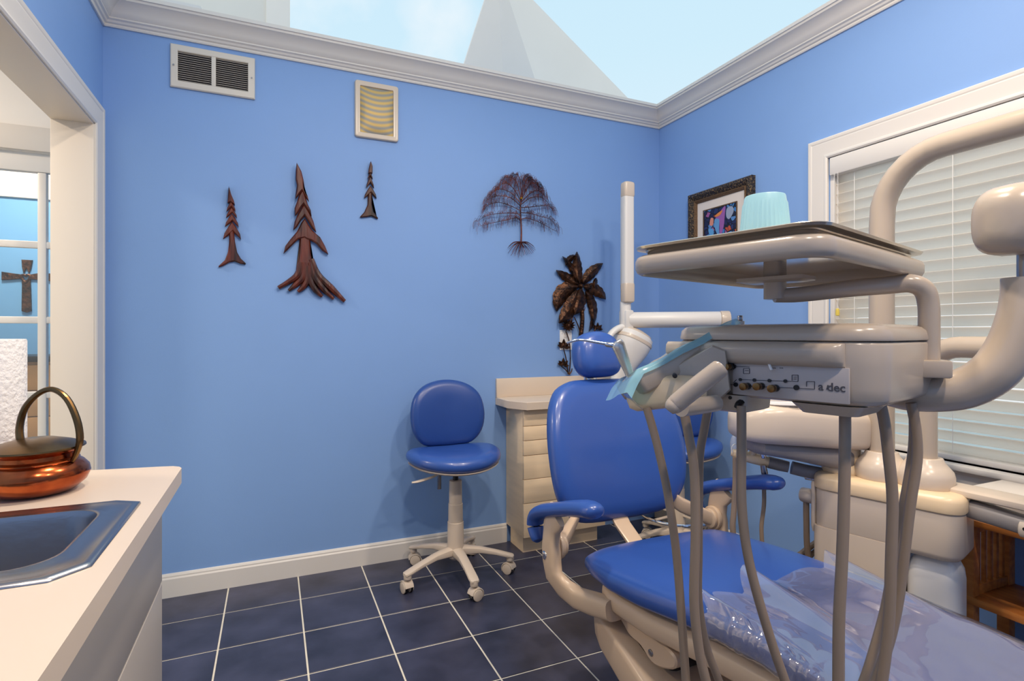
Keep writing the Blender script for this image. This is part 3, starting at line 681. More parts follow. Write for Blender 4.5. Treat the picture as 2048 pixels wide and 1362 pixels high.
MB().mm((2.29, YB - .24, .0), (2.31, YB - .01, .796)).build('end_panel', 'laminate', ct)

# ================================================================ LEFT COUNTER WITH SINK
CZ = .91
cb_ = thing('sink_cabinet', 'laminate base cabinet in painted shade below the sink counter at the left edge', 'cabinet', (-.45, .4, 0))
for (a_, b_) in (((-.252, -.7, .10), (-.232, 1.36, CZ - .033)), ((XL + .002, 1.342, .10), (-.252, 1.36, CZ - .033)), ((XL + .002, -.7, .10), (-.252, -.682, CZ - .033)), ((XL + .002, -.682, .10), (-.252, 1.342, .118))): MB().mm(a_, b_).build('side_panel', 'cab_shaded', cb_)
MB().mm((XL + .002, -.7, 0), (-.29, 1.34, .10)).build('toe_kick', 'cab_shaded', cb_)
for (a, b) in ((.70, 1.358), (.03, .696), (-.69, .026)):
    MB().mm((-.232, a, .676), (-.214, b, CZ - .036), .002).build('drawer', 'cab_shaded', cb_)
    MB().mm((-.232, a, .105), (-.214, b, .671), .002).build('door', 'cab_shaded', cb_)
SY0, SY1, SX0, SX1 = .80, 1.132, -.615, -.206
wk = MB()
wk.poly([(-.18, 1.10), (-.18, 1.370), (-.186, 1.386), (-.20, 1.398), (-.225, 1.404), (-.66, 1.478), (-.678, 1.478), (-.678, 1.10)], Matrix.Identity(4), CZ - .032, CZ, .0)
wk.mm((-.678, -.72, CZ - .032), (-.18, .83, CZ)).mm((-.24, .83, CZ - .032), (-.18, 1.10, CZ)).mm((-.678, .83, CZ - .032), (-.59, 1.10, CZ))
tag(wk.build('sink_worktop', 'worktop', origin=(-.43, .4, CZ - .032), smooth=False), 'beige laminate counter around the steel sink at the left edge', 'worktop')
sk = thing('sink', 'small stainless steel drop-in bar sink with angled rim corners', 'sink', ((SX0 + SX1) / 2, (SY0 + SY1) / 2, CZ))
def octo(d, z, c=.034):
    a0, a1, b0, b1 = SX0 + d, SX1 - d, SY0 + d, SY1 - d
    # 32 vertices matching the rounded bowl rings
    out = []
    cor = [((a1 - c, b1), (a1, b1 - c * .5)), ((a0, b1 - c), (a0 + c, b1)), ((a0 + c, b0), (a0, b0 + c)), ((a1, b0 + c), (a1 - c, b0))]
    seq = [((a1, b1 - c * .6), (a1 - c, b1)), ((a0 + c, b1), (a0, b1 - c)), ((a0, b0 + c), (a0 + c, b0)), ((a1 - c, b0), (a1, b0 + c))]
    for p, q_ in seq:
        for i in range(8): t = i / 7; out.append(V((p[0] * (1 - t) + q_[0] * t, p[1] * (1 - t) + q_[1] * t, z)))
    return out
def rr8(d, z, r): return [V((a, b, z)) for a, b in rrect(SX0 + d, SX1 - d, SY0 + d, SY1 - d, r, 7)]
mb = MB().loft([octo(0, CZ + .0005), octo(.001, CZ + .004), octo(.004, CZ + .0055), octo(.012, CZ + .0045), rr8(.036, CZ + .004, .05), rr8(.040, CZ + .007, .05), rr8(.045, CZ + .006, .05), rr8(.048, CZ - .004, .05), rr8(.050, CZ - .12, .05), rr8(.060, CZ - .145, .045), rr8(.10, CZ - .150, .03)], caps=False)
mb.bm.faces.new([mb.bm.verts.new(p) for p in rr8(.10, CZ - .150, .03)])
mb.build('basin', 'steel', sk, angle=50)
MB().lathe([(.03, .001), (.034, .003), (.036, 0)], ((SX0 + SX1) / 2, (SY0 + SY1) / 2, CZ - .150), 20).build('drain', 'chrome', sk)
# copper pot
pc = V((-.395, 1.262, CZ)); s_ = .080
cpot = thing('copper_pot', 'round-bellied copper pot with lid and tall brass loop handle, on the sink counter', 'pot', pc)
MB().lathe([(.001, 0), (.045, .001), (.060, .006), (.074, .019), (.080, .033), (.078, .044), (.070, .054), (.0635, .0585), (.064, .061), (.060, .065), (.060, .072), (.066, .079), (.067, .081), (.05, .081)], pc, 48).build('body', 'copper', cpot)
MB().lathe([(.068, .079), (.073, .082), (.0725, .085), (.055, .092), (.03, .099), (.001, .101)], pc, 48).build('lid', 'brass', cpot, label='dull domed lid')
rgt = V((CT, -ST, 0)); fw_ = V((ST, CT, 0))
h_ = [pc + rgt * a + V((0, 0, z)) + fw_ * .0 for a, z in ((-.028, .088), (-.030, .120), (-.020, .155), (.004, .181), (.030, .189), (.056, .172), (.074, .135), (.080, .100), (.074, .074), (.066, .058))]
MB().tube(h_, [.0065, .006, .0055, .005, .005, .0055, .006, .006, .005, .004], 10, smooth=4).build('handle', 'brass', cpot)
MB().tube([pc + rgt * a + fw_ * b + V((0, 0, z)) for a, b, z in ((-.04, -.068, .030), (-.045, -.080, .026), (-.028, -.088, .024), (-.020, -.086, .030))], [.009, .007, .005, .004], 8, smooth=3).build('lug', 'copper', cpot)
# paper towel
tc_ = V((-.521, 1.388, CZ))
tw_ = thing('paper_towel_roll', 'white quilted paper towel roll standing behind the copper pot', 'paper towel', tc_)
MB().lathe([(.02, .004), (.068, .004), (.0695, .008), (.0695, .276), (.068, .280), (.02, .280)], tc_, 48).build('roll', 'paper', tw_, angle=50)
MB().lathe([(.019, .004), (.019, .279), (.017, .279), (.017, .004)], tc_, 20).build('core', 'tan_wood', tw_)
MB().lathe([(.001, 0), (.075, 0), (.075, .004), (.001, .004)], tc_, 32).build('base', 'steel', tw_)

# ================================================================ side room objects
q = on_Y(80, 712, 4.20)
ds = thing('dresser', 'tan wooden dresser with a dark top behind the glazed door', 'dresser', (-1.6, 4.4, 0))
MB().mm((-2.2, 4.17, q.z - .035), (-.7, 4.60, q.z), .006).build('top', 'black', ds)
MB().mm((-2.17, 4.21, .04), (-.73, 4.59, q.z - .036)).build('carcass', 'tan_wood', ds)
for k in range(6):
    for (a, b) in ((-2.16, -1.455), (-1.445, -.74)):
        MB().mm((a, 4.19, .07 + k * .158), (b, 4.212, .222 + k * .158), .004).build('drawer', 'tan_wood', ds)
def xq(px, py): q = on_Y(px, py, 4.60); return (q.x, q.z)
XF = X4((1, 0, 0), (0, 0, 1), (0, -1, 0), (0, 4.62, 0))
cr_ = thing('wall_cross', 'dark patterned wall cross with an openwork heart, seen through the glazed door', 'wall art', (xq(50, 620)[0], 4.62, xq(50, 620)[1]))
MB().poly([xq(*p) for p in ((43, 560), (60, 560), (62, 622), (52, 625), (42, 622))], XF, .002, .016, .003).build('lower_arm', 'bronze', cr_)
MB().poly([xq(*p) for p in ((2, 543), (22, 546), (44, 549), (44, 557), (22, 559), (2, 560))], XF, .002, .016, .003).build('arm', 'bronze', cr_)
MB().poly([xq(*p) for p in ((58, 549), (82, 545), (102, 547), (102, 562), (82, 560), (58, 558))], XF, .002, .016, .003).build('arm', 'bronze', cr_)
MB().poly([xq(*p) for p in ((42, 519), (64, 520), (61, 536), (57, 546), (52, 536), (46, 546), (43, 534))], XF, .002, .016, .003).build('upper_arm', 'bronze', cr_)
hp = [xq(51 + 9 * sin(2 * pi * k / 16) ** 3, 556 - 8 * (cos(2 * pi * k / 16) - .35 * cos(4 * pi * k / 16) - .15 * cos(6 * pi * k / 16))) for k in range(16)]
MB().tube([V((a, 4.608, b)) for a, b in hp], .0085, 6, closed=True).build('heart', 'bronze', cr_)

# ================================================================ OPERATOR STOOLS (built at the origin, then placed)
def make_stool(name, label, loc, rz, zs, ring, back_dir=90, group='blue dental operator stools'):
    t = thing(name, label, 'stool', (0, 0, 0), 0, group)
    L = dict(local=True)
    for k in range(5):
        a = R(-90 + 72 * k); d = V((cos(a), sin(a), 0)); n_ = V((-sin(a), cos(a), 0))
        rings = []
        for (s_, w_, zt1, th) in ((.0, .030, .150, .05), (.05, .027, .152, .045), (.12, .023, .142, .03), (.20, .022, .122, .022), (.262, .023, .104, .020), (.284, .021, .098, .018), (.290, .012, .095, .012)):
            c = d * s_ + V((0, 0, zt1 - th / 2)); rings.append(sup(c, n_, V((0, 0, 1)), w_, th / 2, 3, 12))
        MB().loft(rings).build('leg', 'plastic', t, **L)
        c = d * .272; ca = MB()
        ca.cyl(c + V((0, 0, .066)), c + V((0, 0, .092)), .019, 16, .003)
        sw = R(40 * k + 15); ax = V((cos(a + sw), sin(a + sw), 0)); fo = V((-sin(a + sw), cos(a + sw), 0)); wc = c + fo * .008 + V((0, 0, .027))
        c_o = ca.build('caster', 'plastic', t, **L)
        for sd in (-1, 1):
            MB().cyl(wc + ax * sd * .006, wc + ax * sd * .025, .0265, 20, .004).build('wheel', 'plastic', c_o, local=True)
            MB().cyl(wc + ax * sd * .008, wc + ax * sd * .020, .0275, 20, .001).build('tread', 'black', c_o, local=True)
        hood = MB(); rr_ = []
        for q_ in range(9):
            b_ = R(-25 + 195 * q_ / 8); o_ = fo * cos(b_) + V((0, 0, 1)) * sin(b_)
            rr_.append([wc + o_ * .029 - ax * .022, wc + o_ * .029 + ax * .022, wc + o_ * .033 + ax * .020, wc + o_ * .033 - ax * .020])
        hood.loft(rr_).build('hood', 'plastic', c_o, local=True)
    MB().lathe([(.030, .09), (.040, .10), (.041, .16), (.036, .205), (.036, .2055)], n=28).build('hub', 'plastic', t, **L)
    h1 = .20; h2 = zs - .13
    MB().lathe([(.041, .13), (.040, .27), (.038, .272)], n=28).build('column_cover', 'plastic', t, **L)
    MB().lathe([(.0365, .265), (.0355, .360), (.034, .362)], n=28).build('column_cover', 'plastic', t, **L)
    MB().lathe([(.033, .355), (.031, h2), (.026, h2 + .002)], n=28).build('column_cover', 'plastic', t, **L)
    MB().lathe([(.014, h2 - .02), (.014, zs - .09)], n=16).build('gas_lift', 'black', t, **L)
    MB().box((0, .0, zs - .075), (.13, .15, .03), .012).build('seat_mount', 'plastic', t, **L)
    # seat: saddle-like puff, tilting up at the sides
    oo = smooth2([(.235, .02), (.215, .12), (.13, .19), (0, .20), (-.13, .19), (-.215, .12), (-.235, .02), (-.20, -.10), (-.11, -.18), (0, -.205), (.11, -.18), (.20, -.10)], 4)
    bend = lambda v: V((v.x, v.y, v.z + .35 * v.x * v.x - .0))
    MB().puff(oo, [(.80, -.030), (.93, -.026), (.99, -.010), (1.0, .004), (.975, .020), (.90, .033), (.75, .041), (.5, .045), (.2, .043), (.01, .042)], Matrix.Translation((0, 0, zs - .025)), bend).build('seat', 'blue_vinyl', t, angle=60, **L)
    MB().puff(oo, [(.3, -.036), (.90, -.034), (.955, -.026), (.90, -.022), (.3, -.022)], Matrix.Translation((0, 0, zs - .030)), bend).build('seat_pan', 'plastic', t, **L)
    MB().tube([(-.05, -.05, zs - .068), (-.10, -.06, zs - .072), (-.13, -.06, zs - .085), (-.20, -.065, zs - .098), (-.235, -.067, zs - .100)], [.007, .007, .010, .012, .008], 10, ry=.006, smooth=3).build('lever', 'plastic', t, **L)
    # backrest
    yb_ = .175
    bt = R(6)
    fr = Matrix.Translation((.006, yb_, zs + .180)) @ Matrix.Scale(1.10, 4) @ Matrix.Rotation(-bt, 4, 'X') @ Matrix(((1, 0, 0, 0), (0, 0, -1, 0), (0, 1, 0, 0), (0, 0, 0, 1)))
    bo = smooth2([(.181, -.01), (.165, .075), (.115, .130), (.04, .156), (-.04, .156), (-.115, .130), (-.165, .075), (-.181, -.01), (-.165, -.09), (-.115, -.143), (-.04, -.153), (.04, -.153), (.115, -.143), (.165, -.09)], 4)
    bb = lambda v: V((v.x, v.y, v.z + .9 * v.x * v.x))
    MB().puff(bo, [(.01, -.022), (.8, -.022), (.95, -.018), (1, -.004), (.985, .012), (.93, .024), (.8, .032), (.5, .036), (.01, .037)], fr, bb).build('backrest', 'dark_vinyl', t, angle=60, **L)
    MB().tube([(-.03, .02, zs - .075), (-.03, .16, zs - .078), (-.03, .215, zs - .05), (-.03, .222, zs + .04), (-.03, .215, zs + .18)], .018, 8, ry=.006, up=(0, 1, 0), smooth=4).build('back_post', 'black', t, **L)
    MB().box((-.055, .10, zs - .135), (.020, .012, .12), .003).build('post_end', 'steel', t, **L)
    if ring:
        pts = [(.20 * cos(2 * pi * k / 40), .20 * sin(2 * pi * k / 40), .225) for k in range(40)]
        MB().tube(pts, .0085, 10, closed=True).build('foot_ring', 'chrome', t, **L)
        for k in range(4):
            a = R(45 + 90 * k); MB().box((.115 * cos(a), .115 * sin(a), .222), (.16, .018, .008), .002, R(45 + 90 * k)).build('ring_spoke', 'plastic', t, **L)
    t.location = loc; t.rotation_euler = (0, 0, rz); WM[t.name] = Matrix.Translation(V(loc)) @ Matrix.Rotation(rz, 4, 'Z'); return t
make_stool('operator_stool', 'blue wheeled operator stool with rounded backrest against the blue back wall', (.832, 2.595, 0), 0, .605, False)
make_stool('operator_stool', 'blue wheeled stool with chrome foot ring, mostly hidden behind the dental chair', (2.02, 2.36, 0), R(-35), .60, True)

# ================================================================ DENTAL CHAIR
KX = 1.235
ch = thing('dental_chair', 'blue vinyl dental patient chair with beige frame, upright backrest and armrests', 'dental chair', (KX, 1.0, 0))
# seat cushion
def seat_ring(y, w, zb_, zt1, dx=0, grow=0, p=3.2, n=40):
    return sup(V((KX + dx, y, (zb_ + zt1) / 2)), V((1, 0, 0)), V((0, 0, 1)), w + grow, (zt1 - zb_) / 2 + grow, p, n)
SEAT = [(1.580, .20, .435, .468), (1.570, .26, .422, .480), (1.545, .298, .412, .490), (1.48, .315, .407, .500), (1.38, .320, .405, .510), (1.25, .312, .415, .526), (1.12, .290, .430, .542), (1.0, .272, .442, .553), (.88, .262, .450, .560), (.72, .258, .450, .558), (.55, .255, .445, .548), (.38, .25, .435, .535), (.22, .235, .425, .515), (.15, .20, .43, .50), (.13, .15, .44, .485)]
def seat_at(y):
    for a, b in zip(SEAT, SEAT[1:]):
        if b[0] <= y <= a[0]:
            t = (a[0] - y) / (a[0] - b[0]); return [a[k] * (1 - t) + b[k] * t for k in (1, 2, 3)]
MB().loft([seat_ring(*s_) for s_ in SEAT]).build('seat_cushion', 'blue_vinyl', ch, angle=60)
# beige seat shell
SH = [(1.50, .22, .352, .415), (1.485, .27, .338, .418), (1.42, .292, .332, .420), (1.25, .285, .338, .430), (1.05, .255, .355, .446), (.85, .235, .372, .456), (.60, .225, .38, .455), (.35, .20, .385, .445), (.30, .16, .40, .44)]
MB().loft([seat_ring(*s_, p=4) for s_ in SH]).build('seat_shell', 'chair_plastic', ch)
# backrest
b0, b1 = V((KX - .005, 1.742, .492)), V((KX - .006, 1.872, 1.022))
up_ = (b1 - b0).normalized(); nrm = V((1, 0, 0)).cross(up_); nrm = -nrm if nrm.y > 0 else nrm
HB = (b1 - b0).length
bo = [(0, 0), (.10, .001), (.185, .012), (.238, .045), (.275, .10), (.292, .17), (.297, .25), (.293, .33), (.280, .40), (.257, .46), (.218, .510), (.15, .540), (.07, .546), (0, .547)]
bo = [(a * 1.02, b) for a, b in bo]
bo = bo + [(-a, b) for a, b in bo[::-1][1:-1]]
bo = smooth2(bo, 3)
fr = X4(V((1, 0, 0)), up_, nrm, b0)
bb = lambda v: V((v.x, v.y, v.z + .45 * v.x * v.x - .10 * (v.y / HB - .45) ** 2))
MB().puff(bo, [(.01, -.045), (.8, -.045), (.95, -.040), (.995, -.020), (1.0, .0), (.985, .018), (.95, .031), (.88, .039), (.75, .043), (.5, .043), (.25, .041), (.01, .040)], fr, bb, c=(0, .27)).build('backrest', 'blue_vinyl', ch, angle=60)
MB().puff(bo, [(.01, -.075), (.6, -.075), (.85, -.065), (.93, -.045), (.9, -.040), (.01, -.040)], fr, bb, c=(0, .27)).build('back_shell', 'chair_plastic', ch, angle=50)
# headrest
hc = V((1.208, 1.905, 1.112))
ho = smooth2([(.106, -.005), (.098, .045), (.070, .080), (.025, .096), (-.025, .096), (-.070, .080), (-.098, .045), (-.106, -.005), (-.100, -.050), (-.075, -.082), (-.03, -.090), (.03, -.090), (.075, -.082), (.100, -.050)], 4)
frh = X4(V((1, 0, 0)), up_, nrm, hc)
MB().puff(ho, [(.01, -.035), (.7, -.035), (.9, -.030), (.985, -.012), (1.0, .008), (.97, .028), (.88, .046), (.70, .058), (.45, .064), (.2, .066), (.01, .066)], frh).build('headrest', 'blue_vinyl', ch, angle=60)
MB().tube([hc + nrm * -.04, hc + nrm * -.065 + up_ * -.08, b0 + up_ * .40 - nrm * .075], .03, 10, ry=.008, up=(0, 1, 0), smooth=3).build('headrest_bar', 'chrome', ch)
# armrests
for sx, X_ in ((-1, .868), (1, 1.615)):
    pts = [(X_, 1.746, .462), (X_, 1.748, .464), (X_, 1.756, .478), (X_, 1.772, .515), (X_, 1.755, .553), (X_, 1.700, .583), (X_, 1.60, .618), (X_, 1.50, .650), (X_, 1.42, .672), (X_, 1.390, .677), (X_, 1.370, .680), (X_, 1.358, .681), (X_, 1.354, .681)]
    MB().tube(pts, [.006, .020, .027, .032, .034, .035, .034, .036, .038, .037, .031, .019, .006], 18, ry=.027, up=(0, .3, 1), smooth=4).build('armrest_pad', 'blue_vinyl', ch, angle=60)
    # beige bracket: flares under the pad, pivot hub, then the lower arm sweeping forward to the seat shell
    br_ = MB(); XM = X_ - sx * .004
    secs = [((1.615, .598), .050, .012), ((1.628, .580), .052, .014), ((1.648, .545), .042, .018), ((1.655, .500), .042, .020), ((1.655, .465), .048, .021), ((1.650, .425), .046, .021), ((1.635, .385), .040, .021), ((1.600, .352), .036, .022), ((1.545, .338), .034, .026), ((1.48, .345), .034, .032), ((1.40, .358), .032, .034)]
    rings = []
    for k, ((y, z), wy, wx) in enumerate(secs):
        a_, b_ = secs[max(0, k - 1)][0], secs[min(len(secs) - 1, k + 1)][0]
        tg = V((0, b_[0] - a_[0], b_[1] - a_[1])).normalized(); sd = V((1, 0, 0)).cross(tg)
        off = -sx * (.085 * max(0, (k - 6)) / 4)
        rings.append(sup(V((XM + off, y, z)), V((1, 0, 0)), sd, wx, wy, 3.2, 20))
    br_.loft(rings).build('armrest_bracket', 'chair_plastic', ch, angle=45)
    xi = XM - sx * .020
    MB().cyl((xi + sx * .004, 1.652, .478), (xi - sx * .014, 1.652, .478), .046, 28, .005).build('pivot_ring', 'chair_plastic', ch)
    MB().cyl((xi - sx * .012, 1.652, .478), (xi - sx * .028, 1.652, .478), .038, 28, .007).build('pivot_cap', 'chair_plastic', ch)
    MB().cyl((XM, 1.665, .445), (XM + sx * .0235, 1.665, .445), .015, 16, .002).build('pivot_bolt', 'chrome', ch)
    # link from the pivot to the back shell
    MB().loft([sup(V((xi - sx * .02, 1.655, .478)), V((0, 1, 0)), V((0, 0, 1)), .034, .03, 3, 16), sup(V((xi - sx * .11, 1.72, .525)), V((0, 1, .3)).normalized(), V((0, -.3, 1)).normalized(), .016, .032, 4, 16), sup(V((xi - sx * .20, 1.78, .60)), V((0, 1, .3)).normalized(), V((0, -.3, 1)).normalized(), .012, .035, 4, 16)]).build('back_link', 'chair_plastic', ch)
MB().loft([sup(V((KX - .03, 1.79, .56)), V((1, 0, 0)), V((0, .7, .7)), .036, .010, 5, 16), sup(V((KX - .02, 1.73, .48)), V((1, 0, 0)), V((0, .75, -.4)), .034, .010, 5, 16), sup(V((KX + .0, 1.60, .385)), V((1, 0, 0)), V((0, .6, -.6)), .032, .010, 5, 16), sup(V((KX + .01, 1.50, .36)), V((1, 0, 0)), V((0, .3, -.9)), .032, .010, 5, 16)]).build('back_hinge', 'chair_plastic', ch, label='flat beige hinge strap below the backrest')
# lift arm under the seat (slopes down towards the foot of the chair)
def yz(px, py, X_): q = on_X(px, py, X_); return q.y, q.z
rings = []
for (y, zt1, zb1, x0_, x1_) in ((1.545, .268, .225, .985, 1.27), (1.530, .296, .205, .965, 1.29), (1.490, .312, .180, .955, 1.30), (1.40, .285, .145, .952, 1.305), (1.25, .232, .085, .950, 1.31), (1.10, .180, .030, .950, 1.31), (.98, .140, .012, .950, 1.31), (.60, .105, .010, .955, 1.42), (.30, .095, .008, .975, 1.46), (.24, .06, .01, 1.0, 1.44)):
    c = V(((x0_ + x1_) / 2, y, (zt1 + zb1) / 2)); rings.append(sup(c, V((1, 0, 0)), V((0, .15, 1)), (x1_ - x0_) / 2, (zt1 - zb1) / 2, 7, 40))
MB().loft(rings).build('lift_arm', 'chair_plastic', ch, angle=40)
MB().mm((.93, .12, 0), (1.50, 1.20, .035), .012).build('base_plate', 'chair_plastic', ch)
MB().box((1.135, 1.33, .285), (.22, .20, .11), .03).build('hollow_shade', 'black', ch, label='black block for the shade in the hollow under the seat')  # black block stands in for the shade of the dark cavity
fl = X4((0, 1, 0), (0, 0, 1), (-1, 0, 0), (1.02, 0, 0))
MB().poly(smooth2([(1.43, .322), (1.40, .345), (1.22, .340), (1.17, .330), (1.17, .300), (1.22, .272), (1.27, .262), (1.32, .283), (1.37, .285), (1.40, .30)], 3), fl, 0, .03, .005).build('seat_bracket', 'chair_plastic', ch)
MB().cyl((1.04, 1.27, .290), (.986, 1.27, .290), .010, 14, .002).build('bracket_pin', 'steel', ch)
MB().cyl((1.15, 1.42, .20), (1.15, 1.36, .36), .05, 20).build('tilt_post', 'plastic_grey', ch)

# clear vinyl cover over the foot half of the seat
rows = []; rnd = random.Random(5); NI, NJ = 110, 90
for i in range(NI + 1):
    row = []
    for j in range(NJ + 1):
        a = R(198 - 216 * j / NJ)          # left side over the top to the right side
        tt = i / NI
        fold = .026 * abs(sin(j * .33 + 1.2)) + .022 * noise.noise(V((j * .16, 3.1, 0)))
        edge = 1.02 + fold * 1.3 * (1 if 18 < j < 66 else .3)
        y = edge + (.15 - edge) * tt
        w_, zb1, zt1 = seat_at(y)
        gr_ = .0045
        ca, sa = cos(a), sin(a)
        x_ = KX + (w_ + gr_) * math.copysign(abs(ca) ** (2 / 3.2), ca); z_ = (zb1 + zt1) / 2 + ((zt1 - zb1) / 2 + gr_) * math.copysign(abs(sa) ** (2 / 3.2), sa)
        k = max(0, 1 - tt * 2.6)
        topm = max(0, sin(a)) ** .6
        wr = topm * (k ** 1.2 * (.048 * max(0, sin(j * .33 + 1.2 + 2.0 * tt)) ** 2 * (1 if 18 < j < 66 else .15)) + .005 * (noise.noise(V((x_ * 9, y * 4, 2))) + .5 * noise.noise(V((x_ * 22, y * 12, 5)))) + .004)
        z_ += wr
        if a > R(130): # left side ripples
            rp_ = .007 * noise.noise(V((y * 24, z_ * 26, 1))) + .005 * sin(y * 85 + 5 * noise.noise(V((y * 12, 0, 0)))) * (1 if a > R(150) else .4); x_ -= abs(rp_) ; z_ += rp_ * .3
        row.append(V((x_, y, z_)))
    rows.append(row)
tag(MB().grid(rows).build('chair_cover', 'cover', origin=(KX, .6, .55), angle=80), 'clear wrinkled plastic cover draped over the foot of the blue chair', 'cover')
# ================================================================ CONSOLE WITH POLES (rig frame: u away to the right, v away to the left)
RZ = math.atan2(.2725, .9624)
U, Vv = V((.9624, .2725, 0)), V((-.2725, .9624, 0))
cn = thing('dental_console', 'beige utility console with poles, cuspidor bowl and assistant arms, between chair and window', 'dental console', (1.85, .94, 0), RZ)
L = dict(local=True)
def rring(u0, u1, v0, v1, r, z, d=0): return [V((a, b, z)) for a, b in rrect(u0 + d, u1 - d, v0 + d, v1 - d, max(.003, r - d), 6)]
MB().loft([rring(0, .21, 0, .415, .05, z, d) for z, d in ((.512, .03), (.516, .012), (.526, .003), (.535, 0), (.655, 0), (.659, .004))]).build('housing', 'plastic', cn, **L)
MB().loft([rring(.0, .20, .155, .415, .03, z, d) for z, d in ((.16, .02), (.17, .002), (.50, 0), (.53, .0))]).build('lower_housing', 'plastic', cn, **L)
MB().loft([rring(-.006, .216, -.006, .421, .055, z, d) for z, d in ((.660, .008), (.662, .002), (.668, 0), (.695, 0), (.706, .004), (.714, .014), (.716, .03))]).build('lid', 'plastic_warm', cn, angle=50, label='rounded lid in a warm-lit tone', **L)
MB().loft([rring(.035, .17, .012, .15, .04, z, d) for z, d in ((.0, 0), (.44, 0), (.47, .004), (.49, .014), (.505, .03))]).build('pedestal', 'white', cn, label='white lower pedestal', **L)
uc = .10
def pole(v, r, z1, nm='collar'):
    MB().lathe([(.02, .712), (.074, .712), (.078, .720), (.078, .750), (.074, .765), (.062, .780), (.052, .792), (.048, .803), (.046, .806), (.03, .806)], (uc, v, 0), 36).build(nm, 'plastic', cn, angle=50, **L)
inv = WM[cn.name].inverted()
def lw(p): return inv @ V(p)
pole(.11, .03, 1); pole(.23, .038, 1)
MB().lathe([(.02, .712), (.066, .712), (.070, .718), (.068, .735), (.058, .745), (.052, .750), (.052, .752), (.052, .805), (.03, .806)], (uc, .345, 0), 36).build('collar', 'plastic_warm', cn, angle=50, **L)
# light pole: up and then forward along the window
lp = WM[cn.name] @ V((uc, .23, 0))
pts = [V((lp.x, lp.y, z)) for z in (.78, 1.0, 1.3, 1.56)] 
for k in range(1, 8):
    a = R(90 * k / 8); pts.append(V((lp.x, lp.y - .19 * (1 - cos(a)), 1.59 + .19 * sin(a))))
pts += [V((lp.x, lp.y - .19 - d, 1.78)) for d in (0, .2, .5, .9)]
MB().tube([lw(p) for p in pts], .037, 24).build('light_pole', 'arm', cn, angle=60, **L)
ap = WM[cn.name] @ V((uc, .11, 0))
pts = [V((ap.x, ap.y, z)) for z in (.78, .95, 1.06)]
for k in range(1, 8):
    a = R(90 * k / 8); pts.append(V((ap.x, ap.y - .10 * (1 - cos(a)), 1.06 + .10 * sin(a))))
AE = V((ap.x, ap.y - .66, 1.16))
pts += [V((ap.x, ap.y - .10 - d, 1.16)) for d in (0, .2, .45)] + [AE]
MB().tube([lw(p) for p in pts], .0325, 24).build('delivery_arm_post', 'arm', cn, angle=60, **L)
# cuspidor bowl
a0, a1 = V((1.475, 1.435, 0)), V((1.915, 1.300, 0)); ax_ = (a1 - a0).normalized(); sd_ = V((-ax_.y, ax_.x, 0)); LL = (a1 - a0).length
rings = []
for (t, wv, zb1, zt1) in ((0, .02, .875, .900), (.012, .055, .845, .925), (.05, .085, .835, .945), (.13, .110, .828, .962), (.28, .125, .822, .968), (.5, .130, .815, .960), (.75, .125, .803, .945), (.92, .115, .797, .935), (.98, .095, .800, .930), (1.0, .05, .815, .91)):
    rings.append([lw(p) for p in sup(a0 + ax_ * LL * t + V((0, 0, (zb1 + zt1) / 2)), sd_, V((0, 0, 1)), wv, (zt1 - zb1) / 2, 4.2, 36)])
MB().loft(rings).build('cuspidor_shell', 'plastic', cn, angle=50, **L)
rings = []
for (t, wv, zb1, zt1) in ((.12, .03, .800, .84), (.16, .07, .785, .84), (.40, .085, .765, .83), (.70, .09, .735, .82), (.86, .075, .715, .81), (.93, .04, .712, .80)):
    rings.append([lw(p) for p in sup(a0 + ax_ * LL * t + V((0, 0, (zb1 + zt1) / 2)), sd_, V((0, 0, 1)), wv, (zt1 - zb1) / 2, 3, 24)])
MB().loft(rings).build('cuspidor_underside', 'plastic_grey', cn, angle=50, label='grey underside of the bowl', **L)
bc = a0 + ax_ * LL * .36
MB().lathe([(.112, .960), (.118, .964), (.116, .972), (.108, .973), (.104, .968), (.103, .962)], lw((bc.x, bc.y, 0)), 40).build('bowl_rim', 'white', cn, **L)
MB().cyl(lw((1.60, 1.30, .985)), lw((1.75, 1.26, .985)), .014, 14, .004).build('spout', 'plastic', cn, **L)
MB().tube([lw(p) for p in ((1.75, 1.26, .985), (1.78, 1.25, .975), (1.80, 1.25, .94))], [.010, .009, .009], 10, smooth=3).build('spout_tube', 'plastic', cn, **L)
MB().mm((.06, .30, .70), (.14, .31, .704)).build('edge_tag', 'white', cn, **L)
# left side valve, knob and drain hose
MB().cyl((.05, .415, .615), (.05, .470, .615), .026, 20, .006).build('side_knob', 'plastic', cn, **L)
MB().loft([rring(.02, .09, .41, .425, .006, z, d) for z, d in ((.50, .004), (.52, 0), (.67, 0), (.68, .003))]).build('side_cover', 'plastic', cn, **L)
MB().cyl((.05, .42, .680), (.05, .455, .680), .009, 12, .002).build('valve', 'chrome', cn, **L)
MB().tube([(.05, .452, .60), (.052, .452, .52), (.06, .45, .40), (.09, .43, .25), (.12, .42, .15)], .0105, 10, smooth=4).build('drain_hose', 'hose', cn, **L)
